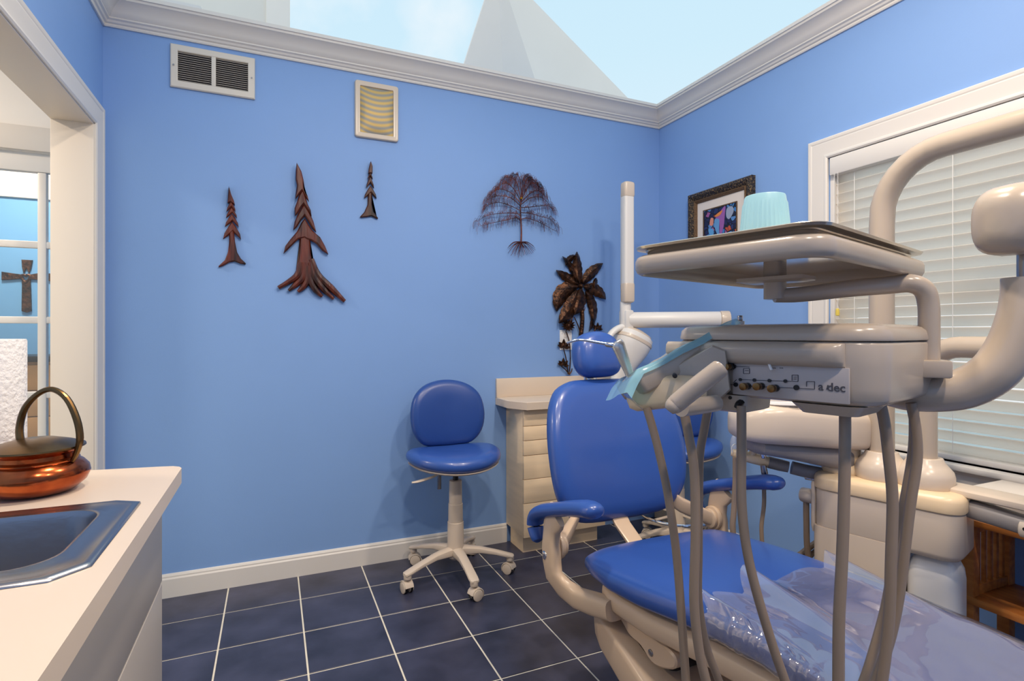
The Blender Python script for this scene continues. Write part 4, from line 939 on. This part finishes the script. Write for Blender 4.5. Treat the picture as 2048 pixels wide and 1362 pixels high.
# assistant bar to the left
def W(px, py, d): return lw(at(px, py, d))
MB().tube([W(1665, 952, 1.95), W(1620, 944, 1.97), W(1583, 935, 1.99)], .024, 16, ry=.024, smooth=2).build('assistant_arm', 'plastic_grey', cn, **L)
MB().tube([W(1577, 934, 1.99), W(1560, 930, 2.0), W(1536, 924, 2.01)], [.020, .022, .022], 16).build('assistant_joint', 'plastic_grey', cn, **L)
MB().tube([W(1540, 925, 2.01), W(1505, 916, 2.03), W(1476, 908, 2.05), W(1462, 905, 2.06)], [.020, .021, .021, .012], 16).build('instrument_holder', 'plastic_warm', cn, **L)
for (px, py) in ((1483, 905), (1502, 909)):
    MB().cyl(W(px, py, 2.03), W(px + 12, py - 14, 2.0), .012, 12, .003).build('holder_ring', 'plastic_warm', cn, **L)
q0 = thing('saliva_ejector', 'clear-tipped saliva ejector standing in the assistant holder', 'ejector', at(1470, 905, 2.06))
MB().tube([at(1468, 903, 2.06), at(1467, 888, 2.06), at(1468, 876, 2.06), at(1469, 869, 2.06)], [.014, .015, .012, .006], 12, ry=.008, smooth=3).build('tip', 'clearplastic', q0)
MB().tube([at(1465, 905, 2.04), at(1464, 894, 2.04), at(1470, 888, 2.04), at(1474, 896, 2.04)], .0022, 6, smooth=3).build('clip', 'white', q0)
q1 = thing('assistant_syringe', 'small chrome syringe hanging from the assistant holder beside the armrest', 'syringe', at(1526, 915, 1.99))
MB().tube([at(1490, 893, 1.99), at(1500, 895, 1.99), at(1522, 906, 1.99)], [.002, .0022, .005], 8, smooth=3).build('nozzle', 'chrome', q1)
MB().cyl(at(1524, 904, 1.99), at(1528, 916, 1.99), .010, 12, .003).build('head', 'chrome', q1)
MB().tube([at(1526, 930, 1.985), at(1529, 945, 1.985), at(1531, 960, 1.985), at(1528, 972, 1.985)], [.010, .012, .010, .006], 12, smooth=3).build('grip', 'steel', q1)
for pth, rr_ in (([(1471, 915), (1471, 960), (1468, 1020), (1466, 1062), (1480, 1110), (1560, 1130), (1640, 1080)], .0105), ([(1528, 970), (1528, 1010), (1523, 1062), (1535, 1110), (1600, 1125), (1650, 1085)], .0075), ([(1484, 918), (1484, 1000), (1485, 1062), (1500, 1105), (1590, 1120), (1660, 1080)], .0055)):
    MB().tube([W(a, b, 2.03) for a, b in pth], rr_, 10, smooth=5).build('hose', 'hose', cn, label='beige suction hose', **L)
# right hand arms
r0, r1 = V((ap.x + .035, ap.y + .02, .716)), V((ap.x + .06, ap.y - .75, .722))
MB().loft([[lw(p) for p in sup(r0 + (r1 - r0) * t + V((0, 0, .0)), V((1, 0, 0)), V((0, 0, 1)), .05, .014, 4, 20)] for t in (0, .02, .5, 1)]).build('work_surface_arm', 'plastic', cn, **L)
MB().loft([[lw(p) for p in sup(V((ap.x + .03, y, z)), V((1, 0, 0)), V((0, 0, 1)), w_, h_, 3, 20)] for y, z, w_, h_ in ((.98, .672, .03, .024), (.95, .670, .036, .028), (.85, .662, .034, .026), (.80, .658, .033, .025))]).build('swing_arm', 'plastic_grey', cn, **L)
MB().loft([[lw(p) for p in sup(V((ap.x + .028, y, z)), V((1, 0, 0)), V((0, 0, 1)), w_, h_, 3, 20)] for y, z, w_, h_ in ((.842, .655, .020, .015), (.830, .655, .037, .026), (.60, .648, .04, .028), (.4, .645, .04, .028))]).build('swing_arm', 'plastic', cn, **L)
MB().cyl(lw((ap.x - .012, .815, .660)), lw((ap.x - .004 + .0, .815, .660)), .005, 10).build('screw', 'black', cn, **L)

# ================================================================ DELIVERY UNIT
O = V((.767, .537, 0))
du = thing('delivery_unit', 'beige dental delivery unit with control knobs, hanging hoses and a curved support arm', 'dental unit', O, RZ)
inv2 = WM[du.name].inverted()
def D(px, py, d): return inv2 @ at(px, py, d)
def DP(px, py, off=0): return inv2 @ on_plane(px, py, O - U * off, U)     # on the front (control) face
BU1, BV0, BV1 = .335, -.045, .300
def br(z, d, n=6): return [V((a, b, z)) for a, b in rrect(.002 + d, BU1 - d, BV0 + d, BV1 - d, .055 - min(d, .03), n)]
MB().loft([br(z, d) for z, d in ((1.0905, .04), (1.092, .016), (1.096, .007), (1.102, .003), (1.12, .001), (1.15, .0), (1.183, -.001), (1.187, .001), (1.1885, .004))]).build('body', 'arm', du, angle=50, **L)
MB().loft([br(z, d) for z, d in ((1.1890, .004), (1.1900, -.001), (1.193, -.002), (1.206, .001), (1.212, .008), (1.2155, .024), (1.217, .05), (1.2175, .10))]).build('lid', 'arm', du, angle=50, **L)
# control panel face with knobs, lines and maker's lettering
hood = []
for v_, k_ in ((.000, .15), (.004, .6), (.014, .95), (.03, 1), (.29, 1), (.298, .8)):
    hood.append([V((u_ * k_ + .002, v_, z_)) for u_, z_ in ((.006, 1.186), (-.010, 1.186), (-.017, 1.181), (-.019, 1.172), (-.018, 1.160), (-.012, 1.152), (.006, 1.147))])
MB().loft(hood).build('hood', 'arm', du, angle=50, **L)
fr_ = X4(V((0, -1, 0)), V((0, 0, 1)), V((-1, 0, 0)), V((0, 0, 0)))        # panel frame: x to the viewer's right, y up, z out of the face
pz = lambda px, py: (lambda q: (-q.y, q.z))(DP(px, py))
MB().mm((-.0012, pz(1466, 700)[0] * -1, 1.0975), (.004, -.006, 1.150), .0005).build('control_panel', 'panel', du, **L)
for (px, py) in ((1497, 772), (1524, 772), (1553, 776)):
    x_, y_ = pz(px, py); k = MB()
    k.cyl((0, -x_, y_), (-.010, -x_, y_), .0058, 16, .001).build('knob_base', 'black', du, **L)
    MB().cyl((-.010, -x_, y_), (-.021, -x_, y_), .0062, 16, .0012).build('knob', 'brass', du, label='small brass control knob', **L)
x_, y_ = pz(1465, 733); MB().cyl((0, -x_, y_), (-.010, -x_, y_), .006, 14, .001).build('knob_base', 'black', du, **L); MB().cyl((-.010, -x_, y_), (-.022, -x_, y_), .0055, 14, .001).build('knob', 'brass', du, **L)
for (px, py, r_) in ((1482, 759, .0026), (1510, 760, .0028), (1540, 761, .0028), (1572, 762, .0028), (1473, 769, .0038), (1594, 775, .0042), (1470, 733, .0036)):
    x_, y_ = pz(px, py); MB().cyl((0, -x_, y_), (-.0035, -x_, y_), r_, 12).build('button', 'black', du, **L)
ln = MB()
def seg(p, q, w=.0004):
    a, b = V(pz(*p)), V(pz(*q)); d = (b - a).normalized(); n_ = V((-d.y, d.x)) * w
    ln.poly([a + n_, b + n_, b - n_, a - n_], fr_, .0010, .0022)
for p, q in (((1482, 759), (1597, 763)), ((1597, 763), (1597, 750)), ((1597, 750), (1585, 750)), ((1585, 750), (1585, 761)), ((1455, 769), (1473, 769)), ((1500, 772), (1630, 778)), ((1630, 778), (1630, 763)), ((1630, 763), (1614, 763)), ((1614, 763), (1614, 773)),
             ((1474, 733), (1500, 734)), ((1500, 737), (1500, 747)), ((1500, 747), (1488, 747)), ((1488, 747), (1488, 737)), ((1488, 737), (1500, 737)), ((1491, 741), (1498, 741)), ((1467, 766), (1474, 759)), ((1588, 754), (1594, 754)), ((1588, 758), (1594, 758)), ((1445, 759), (1455, 759)), ((1455, 759), (1455, 769)), ((1545, 736), (1552, 736)), ((1560, 736), (1567, 736))): seg(p, q)
ln.build('printed_diagram', 'print', du, smooth=False, **L)
x_, y_ = pz(1664, 775)
text_mesh('a dec', .0175, fr_ @ Matrix.Translation((x_, y_, .0016))).build('lettering', 'print', du, smooth=False, label='dark maker lettering', **L)
a_ = pz(1651, 775); ln = MB(); seg((1654, 779), (1657, 770), .0006); ln.build('lettering_accent', 'print', du, smooth=False, **L)
a_, b_ = V(pz(1541, 726)), V(pz(1549, 740))
MB().cyl((-.006, -a_.x, a_.y), (-.010, -b_.x, b_.y), .0022, 8, .0005).build('toggle', 'white', du, **L)
# lower block and the pull handle
MB().loft([[V((a, b, z)) for a, b in rrect(-.004 + d, .10 - d, .150 + d, .315 - d, .012, 4)] for z, d in ((1.066, .008), (1.069, .002), (1.096, .0))]).build('lower_block', 'arm', du, angle=50, **L)
x_, y_ = pz(1463, 795); MB().cyl((-.003, -x_, y_), (-.0055, -x_, y_), .003, 10).build('block_screw', 'black', du, **L)
MB().tube([D(1432, 806, .90), D(1395, 812, .87), D(1362, 816, .84)], [.0135, .0135, .0135], 20, smooth=3).build('handle_stem', 'arm', du, angle=60, **L)
MB().tube([D(1338, 822, .80), D(1344, 815, .80), D(1356, 804, .80), D(1400, 768, .785), D(1437, 739, .775), D(1442, 735, .774)], [.007, .0120, .0138, .0138, .0134, .0120], 20, smooth=4).build('handle', 'arm', du, angle=60, **L)
MB().tube([D(1440, 737, .7745), D(1443, 734, .773), D(1445, 733, .772)], [.0112, .0100, .004], 16).build('handle_cap', 'white', du, label='white end cap', **L)
# handpiece holder
MB().loft([[inv2 @ q for q in sup(at(px, py, d), at(1024, 568, 1) - at(1024, 668, 1) + V((0, 0, 0)), (at(1300, 700, 1.1) - at(1300, 700, 1)).normalized() * .0915, a / .0915 * .0915 / (100 / F), b / .0915, 3.4, 24)] for px, py, d, a, b in ((1254, 789, 1.02, .012, .015), (1260, 789, 1.01, .0245, .028), (1275, 790, 1.0, .029, .032), (1300, 787, .985, .029, .034), (1330, 782, .97, .030, .034), (1365, 780, .95, .026, .034), (1410, 778, .94, .022, .03))]).build('handpiece_holder', 'plastic_warm', du, angle=60, label='handpiece holder in a warm-lit tone', **L)
# tilted touch pad in blue film
pa, pb = at(1262, 752, .96), at(1412, 672, .99)
e1 = (pb - pa).normalized(); e2 = ((pa + pb) / 2 - V((0, 0, H))).normalized(); e2 = (e2 - e1 * e2.dot(e1)).normalized(); e3 = e1.cross(e2); e3 = e3 if e3.z > 0 else -e3
LP = (pb - pa).length
mtp = X4(e1, e2, e3, pa); mtd = inv2 @ mtp
MB().loft([[mtd @ V((a, b, z)) for a, b in rrect(d, LP - d, -.02 + d, .11 - d, .008, 4)] for z, d in ((-.038, .006), (-.034, .002), (-.012, .0), (-.003, .001), (0, .005))]).build('touch_pad', 'arm', du, angle=50, **L)
pm_ = [(1282, 786), (1290, 766), (1425, 690), (1452, 700), (1462, 780), (1440, 800), (1400, 803), (1320, 796)]
MB().loft([[D(*p, .965 - (p[0] - 1335) / 155 * .055 + o) for p in [((x_ - 1410) * k + 1410, (y_ - 750) * k + 750) for x_, y_ in pm_]] for o, k in ((-.004, .94), (.0, .985), (.006, 1.0), (.06, 1.0))]).build('pad_mount', 'arm', du, angle=40, **L)
MB().cyl(D(1350, 752, .91), D(1349, 750, .93), .004, 12, .001).build('mount_screw', 'black', du, **L)
# tray holder
tu0, tu1, tv0, tv1 = -.142, .332, -.025, .290
def tr_(z, d, r=.045): return [V((a, b, z)) for a, b in rrect(tu0 + d, tu1 - d, tv0 + d, tv1 - d, max(.012, r - d), 7)]
MB().loft([tr_(z, d) for z, d in ((1.300, .008), (1.3035, .002), (1.310, -.001), (1.322, -.001), (1.3285, .002), (1.3315, .007), (1.3315, .011), (1.327, .013), (1.306, .013), (1.301, .011))], closed=True).build('tray_rim', 'arm', du, angle=60, **L)
MB().loft([tr_(1.3265, .012), tr_(1.329, .012)]).build('tray_deck', 'deck', du, **L)
hub = inv2 @ at(1550, 600, .975); hu, hv = hub.x, hub.y
MB().loft([[V((a, b, z)) for a, b in rrect(hu - .035 + d, hu + .035 - d, hv - .058 + d, hv + .058 - d, .01, 4)] for z, d in ((1.291, .012), (1.294, .0), (1.300, 0))]).build('tray_plate', 'arm', du, **L)
MB().loft([[V((a, b, z)) for a, b in rrect(hu - .016, hu + .016, hv - .016, hv + .016, .008, 4)] for z in (1.262, 1.327)]).build('tray_hub', 'arm', du, **L)
q = inv2 @ at(1478, 537, .85); MB().lathe([(.001, 1.309), (.0045, 1.310), (.005, 1.317)], (q.x, q.y, 0), 12).build('rubber_foot', 'plastic_warm', du, **L)
pts = [D(1549, 591, .975), D(1600, 589, .97), D(1700, 577, .955), D(1780, 570, .94), D(1822, 567, .925), D(1848, 580, .92), D(1857, 610, .92), D(1858, 660, .92), D(1858, 724, .92)]
MB().tube(pts, [.0125, .0135, .0150, .0155, .0158, .0158, .0155, .0155, .0155], 20, smooth=5).build('tray_arm', 'arm', du, angle=60, **L)
b0_ = inv2 @ at(1859, 736, .925)
MB().box(b0_, (.045, .080, .029), .004, Matrix.Rotation(R(-64), 4, 'Z')).build('tray_arm_block', 'arm', du, **L)
bd = (at(1868, 739, .89)); MB().cyl(D(1868, 739, .905), D(1868, 739, .892), .0028, 10).build('block_screw', 'black', du, **L)
# big flexible support arm and its joint housing
MB().tube([D(1775, 780, .99), D(1815, 786, .965), D(1870, 786, .94), D(1930, 776, .92), D(1985, 745, .90), D(2022, 695, .89), D(2044, 635, .885), D(2051, 590, .885), D(2052, 556, .885)], [.028, .031, .0325, .034, .0345, .034, .033, .032, .032], 28, smooth=6).build('support_arm', 'arm', du, angle=60, **L)
MB().cyl(D(2054, 562, .89), D(2054, 490, .89), .013, 20).build('pivot_pin', 'steel', du, **L)
hc0, hc1 = at(1990, 440, .86), at(2110, 436, .92); hx = (hc1 - hc0); HL = hx.length; hx.normalize(); hz = V((0, 0, 1)); hy = hz.cross(hx)
MB().loft([[inv2 @ q for q in sup(hc0 + hx * s_ + V((0, 0, dz_)), hy, hz, a, b, 2.9, 32)] for s_, a, b, dz_ in ((0, .012, .018, 0), (.003, .026, .034, 0), (.012, .040, .047, 0), (.028, .048, .055, 0), (.05, .050, .058, .0), (.085, .050, .056, .002), (.12, .047, .050, .004), (.16, .04, .042, .004), (.17, .03, .03, .004))]).build('joint_housing', 'arm', du, angle=60, **L)
he = hc0 + hx * .15
MB().tube([inv2 @ q for q in (he, he + V((.2, -.02, -.0)), V((1.55, .48, 1.37)), V((AE.x - .1, AE.y + .02, 1.34)), V((AE.x, AE.y, 1.31)), V((AE.x, AE.y, 1.19)))], [.036, .034, .032, .032, .032, .03], 20, smooth=5).build('flex_arm', 'arm', du, angle=60, **L)
# hoses
HS = [([(1293, 815), (1305, 855), (1318, 905), (1335, 985), (1352, 1100), (1362, 1220), (1372, 1362), (1380, 1450)], (.96, .93), .0072),
      ([(1368, 825), (1377, 870), (1388, 940), (1391, 1060), (1388, 1200), (1398, 1300), (1412, 1362), (1430, 1440)], (.92, .90), .0078),
      ([(1415, 822), (1408, 860), (1400, 905), (1398, 960), (1397, 1100), (1397, 1200), (1412, 1290), (1438, 1362), (1460, 1420)], (.95, .98), .0072),
      ([(1483, 812), (1483, 900), (1483, 1000), (1492, 1090), (1512, 1180), (1545, 1290), (1570, 1362), (1590, 1420)], (.90, .88), .0076),
      ([(1690, 808), (1690, 880), (1688, 1000), (1684, 1120), (1678, 1240), (1677, 1362), (1677, 1440)], (.86, .84), .0086),
      ([(1756, 790), (1768, 840), (1777, 910), (1785, 1000), (1782, 1120), (1778, 1240), (1764, 1362), (1750, 1440)], (.90, .88), .0086),
      ([(1822, 806), (1832, 860), (1834, 920), (1822, 1000), (1812, 1080), (1800, 1180), (1782, 1270), (1752, 1362), (1730, 1420)], (.93, .92), .0082),
      ([(1828, 815), (1826, 900), (1808, 1010), (1788, 1120), (1770, 1220), (1745, 1310), (1728, 1362), (1710, 1410)], (1.0, .97), .0080)]
for k in range(0, 8, 2):
    A_, B_ = HS[k], HS[k + 1]; half = []
    for pth, (d0, d1), r_ in (A_, B_):
        n_ = len(pth); half.append([D(a, b, d0 + (d1 - d0) * i / (n_ - 1)) for i, (a, b) in enumerate(pth)])
    e_, f_ = half[0][-1], half[1][-1]; zl = min(e_.z, f_.z) - .07
    pts = half[0] + [V((e_.x * .85 + f_.x * .15, e_.y * .85 + f_.y * .15, zl + .02)), V(((e_.x + f_.x) / 2, (e_.y + f_.y) / 2, zl)), V((e_.x * .15 + f_.x * .85, e_.y * .15 + f_.y * .85, zl + .02))] + half[1][::-1]
    na = len(half[0]); rads = [A_[2]] * (na + 1) + [(A_[2] + B_[2]) / 2] + [B_[2]] * (len(half[1]) + 1)
    MB().tube(pts, rads, 12, smooth=6).build('hose', 'hose', du, angle=60, **L)
MB().tube([D(1490, 795, .93), D(1500, 792, .95), D(1480, 806, .92), D(1475, 815, .92)], .006, 8, smooth=3).build('cable', 'black', du, **L)
MB().loft([[V((a, b, z)) for a, b in rrect(.01 + d, .14 - d, -.02 + d, .085 - d, .015, 4)] for z, d in ((1.076, .012), (1.092, 0))]).build('belly_panel', 'arm', du, **L)
# bottle nozzle seen over the lid
MB().cyl(D(1480, 652, 1.10), D(1480, 642, 1.10), .0085, 14, .001).build('nozzle_base', 'white', du, **L)
MB().cyl(D(1480, 642, 1.10), D(1480, 631, 1.10), .0052, 14, .001).build('nozzle_tip', 'steel', du, **L)
# barrier film over the pad
rows = []
for i in range(13):
    s_ = -.028 + (LP + .085) * i / 12
    z_ = .0035 + .002 * sin(i * 1.3); 
    if i == 0: z_ = -.020
    if i == 1: z_ = -.006
    rows.append([mtp @ V((s_, b, z_ + (-.012 if b < -.023 else 0) + .0015 * sin(b * 60 + i))) for b in (-.026, -.021, .0, .03, .06, .09, .11, .118)])
film = MB().grid(rows)
film.grid([[mtp @ V((-.028 + a * .010 + .012 * k, -.020 + .06 * k, -.022 - .038 * (1 - .35 * k) * a)) for k in (0, .33, .66, 1)] for a in (0, .5, 1)])
tag(film.build('barrier_film', 'film', origin=pa, angle=70), 'thin light blue plastic film wrapped over the tilted touch pad', 'film')
# steel instrument tray + cup
tz = 1.3335
iu = V((0, 0, 0))
itr = MB().loft([[WM[du.name] @ p for p in tr_(z, d, .04)] for z, d in ((tz, .024), (tz + .001, .022), (tz + .008, .018), (tz + .009, .004), (tz + .0125, .002), (tz + .0138, .004), (tz + .0132, .009), (tz + .003, .026), (tz + .003, .04))])
tag(itr.build('instrument_tray', 'tray_metal', origin=O + V((0, 0, tz)), angle=40), 'thin polished metal tray resting on the beige tray holder', 'tray')
cc = WM[du.name] @ V((-.020, .108, tz + .0040))
cup = thing('plastic_cup', 'pale blue ribbed plastic cup turned upside down on the instrument tray', 'cup', cc)
wob = lambda i, z: 1 + (.026 if i % 2 else -.010) * (1 if .024 < z < .070 else 0)
MB().lathe([(.0395, 0), (.0405, .0005), (.0405, .003), (.0392, .004), (.0375, .022), (.0368, .024), (.0365, .026), (.0325, .068), (.0315, .072), (.0305, .079), (.0295, .0815), (.027, .082), (.026, .0795), (.001, .0795)], cc, 72, wob=wob).build('cup_wall', 'cup', cup, angle=25)
# air-water syringe in the holder
sy = thing('air_water_syringe', 'chrome air-water syringe with a long bent nozzle, beside the blue film', 'syringe', at(1262, 752, 1.03))
MB().tube([at(1134, 686, 1.03), at(1150, 681, 1.03), at(1165, 680, 1.03), at(1195, 685, 1.03), at(1212, 688, 1.03)], [.0022, .0024, .0024, .0026, .0028], 10, smooth=4).build('nozzle', 'chrome', sy, angle=60)
MB().tube([at(1210, 688, 1.03), at(1214, 689, 1.03), at(1226, 691, 1.03)], [.0035, .0050, .0050], 12).build('collet', 'chrome', sy)
MB().tube([at(1232, 683, 1.03), at(1236, 690, 1.03), at(1246, 715, 1.03), at(1258, 745, 1.03), at(1266, 765, 1.03)], [.0095, .0130, .0110, .0085, .0095], 16, smooth=3).build('grip', 'alu', sy, angle=60)

# ================================================================ X-RAY ARM
xr = thing('dental_xray', 'off-white wall mounted dental x-ray with folded vertical arm and hooded head', 'x-ray', (XR, 2.23, 1.2))
YX = 2.52
def xp(px, py, dy=0): return on_Y(px, py, YX + dy)
kx = xp(1254, 640)
def bar(x, z0_, z1__, w_, dpt, y, name, m='xray_white', r_=.014):
    return MB().loft([[V((a, b, z)) for a, b in rrect(x - w_ / 2 + d, x + w_ / 2 - d, y - dpt / 2 + d, y + dpt / 2 - d, r_, 4)] for z, d in ((z0_, .010), (z0_ + .006, .002), (z0_ + .015, 0), (z1__ - .015, 0), (z1__ - .006, .002), (z1__, .010))]).build(name, m, xr, angle=40)
xa = xp(1251, 500).x
zt_x, zj, zb_x = xp(1250, 366).z, xp(1250, 398).z, xp(1250, 606).z
bar(xa, zj, xp(1250, 565).z, .062, .05, YX - .02, 'front_arm')
bar(xa, zj + .001, zt_x, .066, .056, YX - .02, 'elbow_cap', 'plastic')
bar(xa, zb_x, xp(1250, 565).z - .001, .066, .056, YX - .02, 'arm_cap', 'plastic')
bar(xa + .026, xp(1250, 585).z, xp(1250, 380).z, .052, .045, YX + .035, 'rear_arm', 'xray_white')
bar(xa + .028, xp(1250, 604).z, xp(1250, 588).z + .02, .05, .05, YX + .035, 'arm_cap', 'plastic')
kz = xp(1252, 640).z
MB().cyl((xa, YX, kz - .05), (xa, YX, zb_x + .01), .030, 20, .004).build('knuckle', 'xray_white', xr)
MB().box((xa + .006, YX, kz + .0), (.055, .07, .11), .010).build('arm_block', 'xray_white', xr)
e0 = V((xa + .02, YX, kz)); e1_ = V((2.262, 2.262, kz + .002))
MB().cyl(e0, e1_ - (e1_ - e0).normalized() * .03, .044, 28, .002).build('horizontal_arm', 'xray_white', xr, angle=50)
MB().cyl(e1_ - (e1_ - e0).normalized() * .029, e1_ + (e1_ - e0).normalized() * .02, .047, 28, .004).build('arm_end_cap', 'plastic', xr)
MB().cyl((2.262, 2.262, kz - .02), (2.262, 2.262, kz - .16), .028, 20, .004).build('wall_pivot', 'plastic', xr)
MB().mm((2.262, 2.23, kz - .19), (XR, 2.295, kz - .08), .008).build('wall_bracket', 'plastic', xr)
yk = [xp(1256, 652), xp(1238, 656), xp(1222, 668), xp(1215, 686), xp(1219, 700)]
MB().tube([V((p.x, YX - .0, p.z)) for p in yk], [.018, .018, .017, .016, .014], 12, ry=.024, up=(0, 1, 0), smooth=4).build('yoke', 'xray_white', xr, angle=50)
hp0, hp1 = xp(1270, 672), xp(1236, 762)
rings = []
dirv = (hp1 - hp0).normalized(); sdv = V((0, 1, 0)).cross(dirv).normalized()
for t, r_ in ((-.10, .05), (-.06, .085), (.0, .104), (.12, .108), (.3, .100), (.6, .072), (.9, .048), (1.05, .042)):
    rings.append(sup(hp0 + (hp1 - hp0) * t, sdv, V((0, 1, 0)), r_, r_ * .8, 2.4, 28))
MB().loft(rings).build('xray_head', 'xray_white', xr, angle=60)
MB().loft([sup(hp0 + (hp1 - hp0) * t, sdv, V((0, 1, 0)), r_, r_ * .8, 2.4, 28) for t, r_ in ((-.12, .052), (-.075, .084), (-.07, .088), (.10, .1105), (.14, .1095))], ).build('head_band', 'plastic', xr, angle=60)

# ================================================================ OAK SIDE TABLE + DEVICE
TX0, TX1, TY0, TY1 = 2.070, 2.318, .25, 1.055
tb = thing('side_table', 'honey oak side table with slatted end and lower shelf under the window', 'table', ((TX0 + TX1) / 2, (TY0 + TY1) / 2, 0))
MB().mm((TX0 - .01, TY0 - .01, .582), (TX1, TY1 + .01, .602), .003).build('tabletop', 'oak', tb)
for (x_, y_) in ((TX0 + .018, TY0 + .02), (TX1 - .018, TY0 + .02), (TX0 + .018, TY1 - .02), (TX1 - .018, TY1 - .02)):
    MB().mm((x_ - .018, y_ - .018, 0), (x_ + .018, y_ + .018, .582), .002).build('leg', 'oak', tb)
MB().mm((TX0 - .002, TY0, .325), (TX1, TY1 - .01, .350), .003).build('shelf', 'oak', tb)
for z_ in (.35, .552):
    MB().mm((TX0 + .03, TY1 - .034, z_), (TX1 - .03, TY1 - .012, z_ + .03), .002).build('rail', 'oak', tb); MB().mm((TX0 + .03, TY0 + .012, z_), (TX1 - .03, TY0 + .034, z_ + .03), .002).build('rail', 'oak', tb)
for k in range(5):
    x_ = TX0 + .055 + k * .036
    for y_ in (TY1 - .023, TY0 + .023): MB().mm((x_ - .008, y_ - .005, .378), (x_ + .008, y_ + .005, .554), .001).build('slat', 'oak', tb)
dv = thing('power_supply_box', 'flat white metal equipment case on the oak side table by the window sill', 'device', (2.2, .85, .603))
MB().mm((2.115, .50, .603), (2.30, 1.045, .700), .004).build('case', 'cream_box', dv)
MB().mm((2.112, .505, .610), (2.1155, 1.04, .694), .001).build('face_panel', 'cream_box', dv)
frd = X4((0, -1, 0), (0, 0, 1), (-1, 0, 0), (2.112, 0, 0))
MB().cyl((2.1125, 1.022, .682), (2.108, 1.022, .682), .006, 14).build('screw', 'chrome', dv)
text_mesh('Power', .014, frd @ Matrix.Translation((-.950, .680, .0006))).build('lettering', 'print', dv, smooth=False)
text_mesh('Reset', .014, frd @ Matrix.Translation((-.825, .680, .0006))).build('lettering', 'print', dv, smooth=False)
MB().tube([V((2.1115, .950 + .022 * cos(R(a)), .655 + .016 * sin(R(a)))) for a in range(20, 161, 14)], .0009, 4).build('dial_mark', 'print', dv)
# power cord down behind the console to the floor
MB().tube([(2.09, 1.10, .42), (2.10, 1.08, .30), (2.14, 1.0, .18), (2.22, .92, .13), (2.30, .80, .14), (2.32, .7, .2)], .004, 8, smooth=5).build('power_cord', 'black', dv, label='black power cord hanging behind the table')
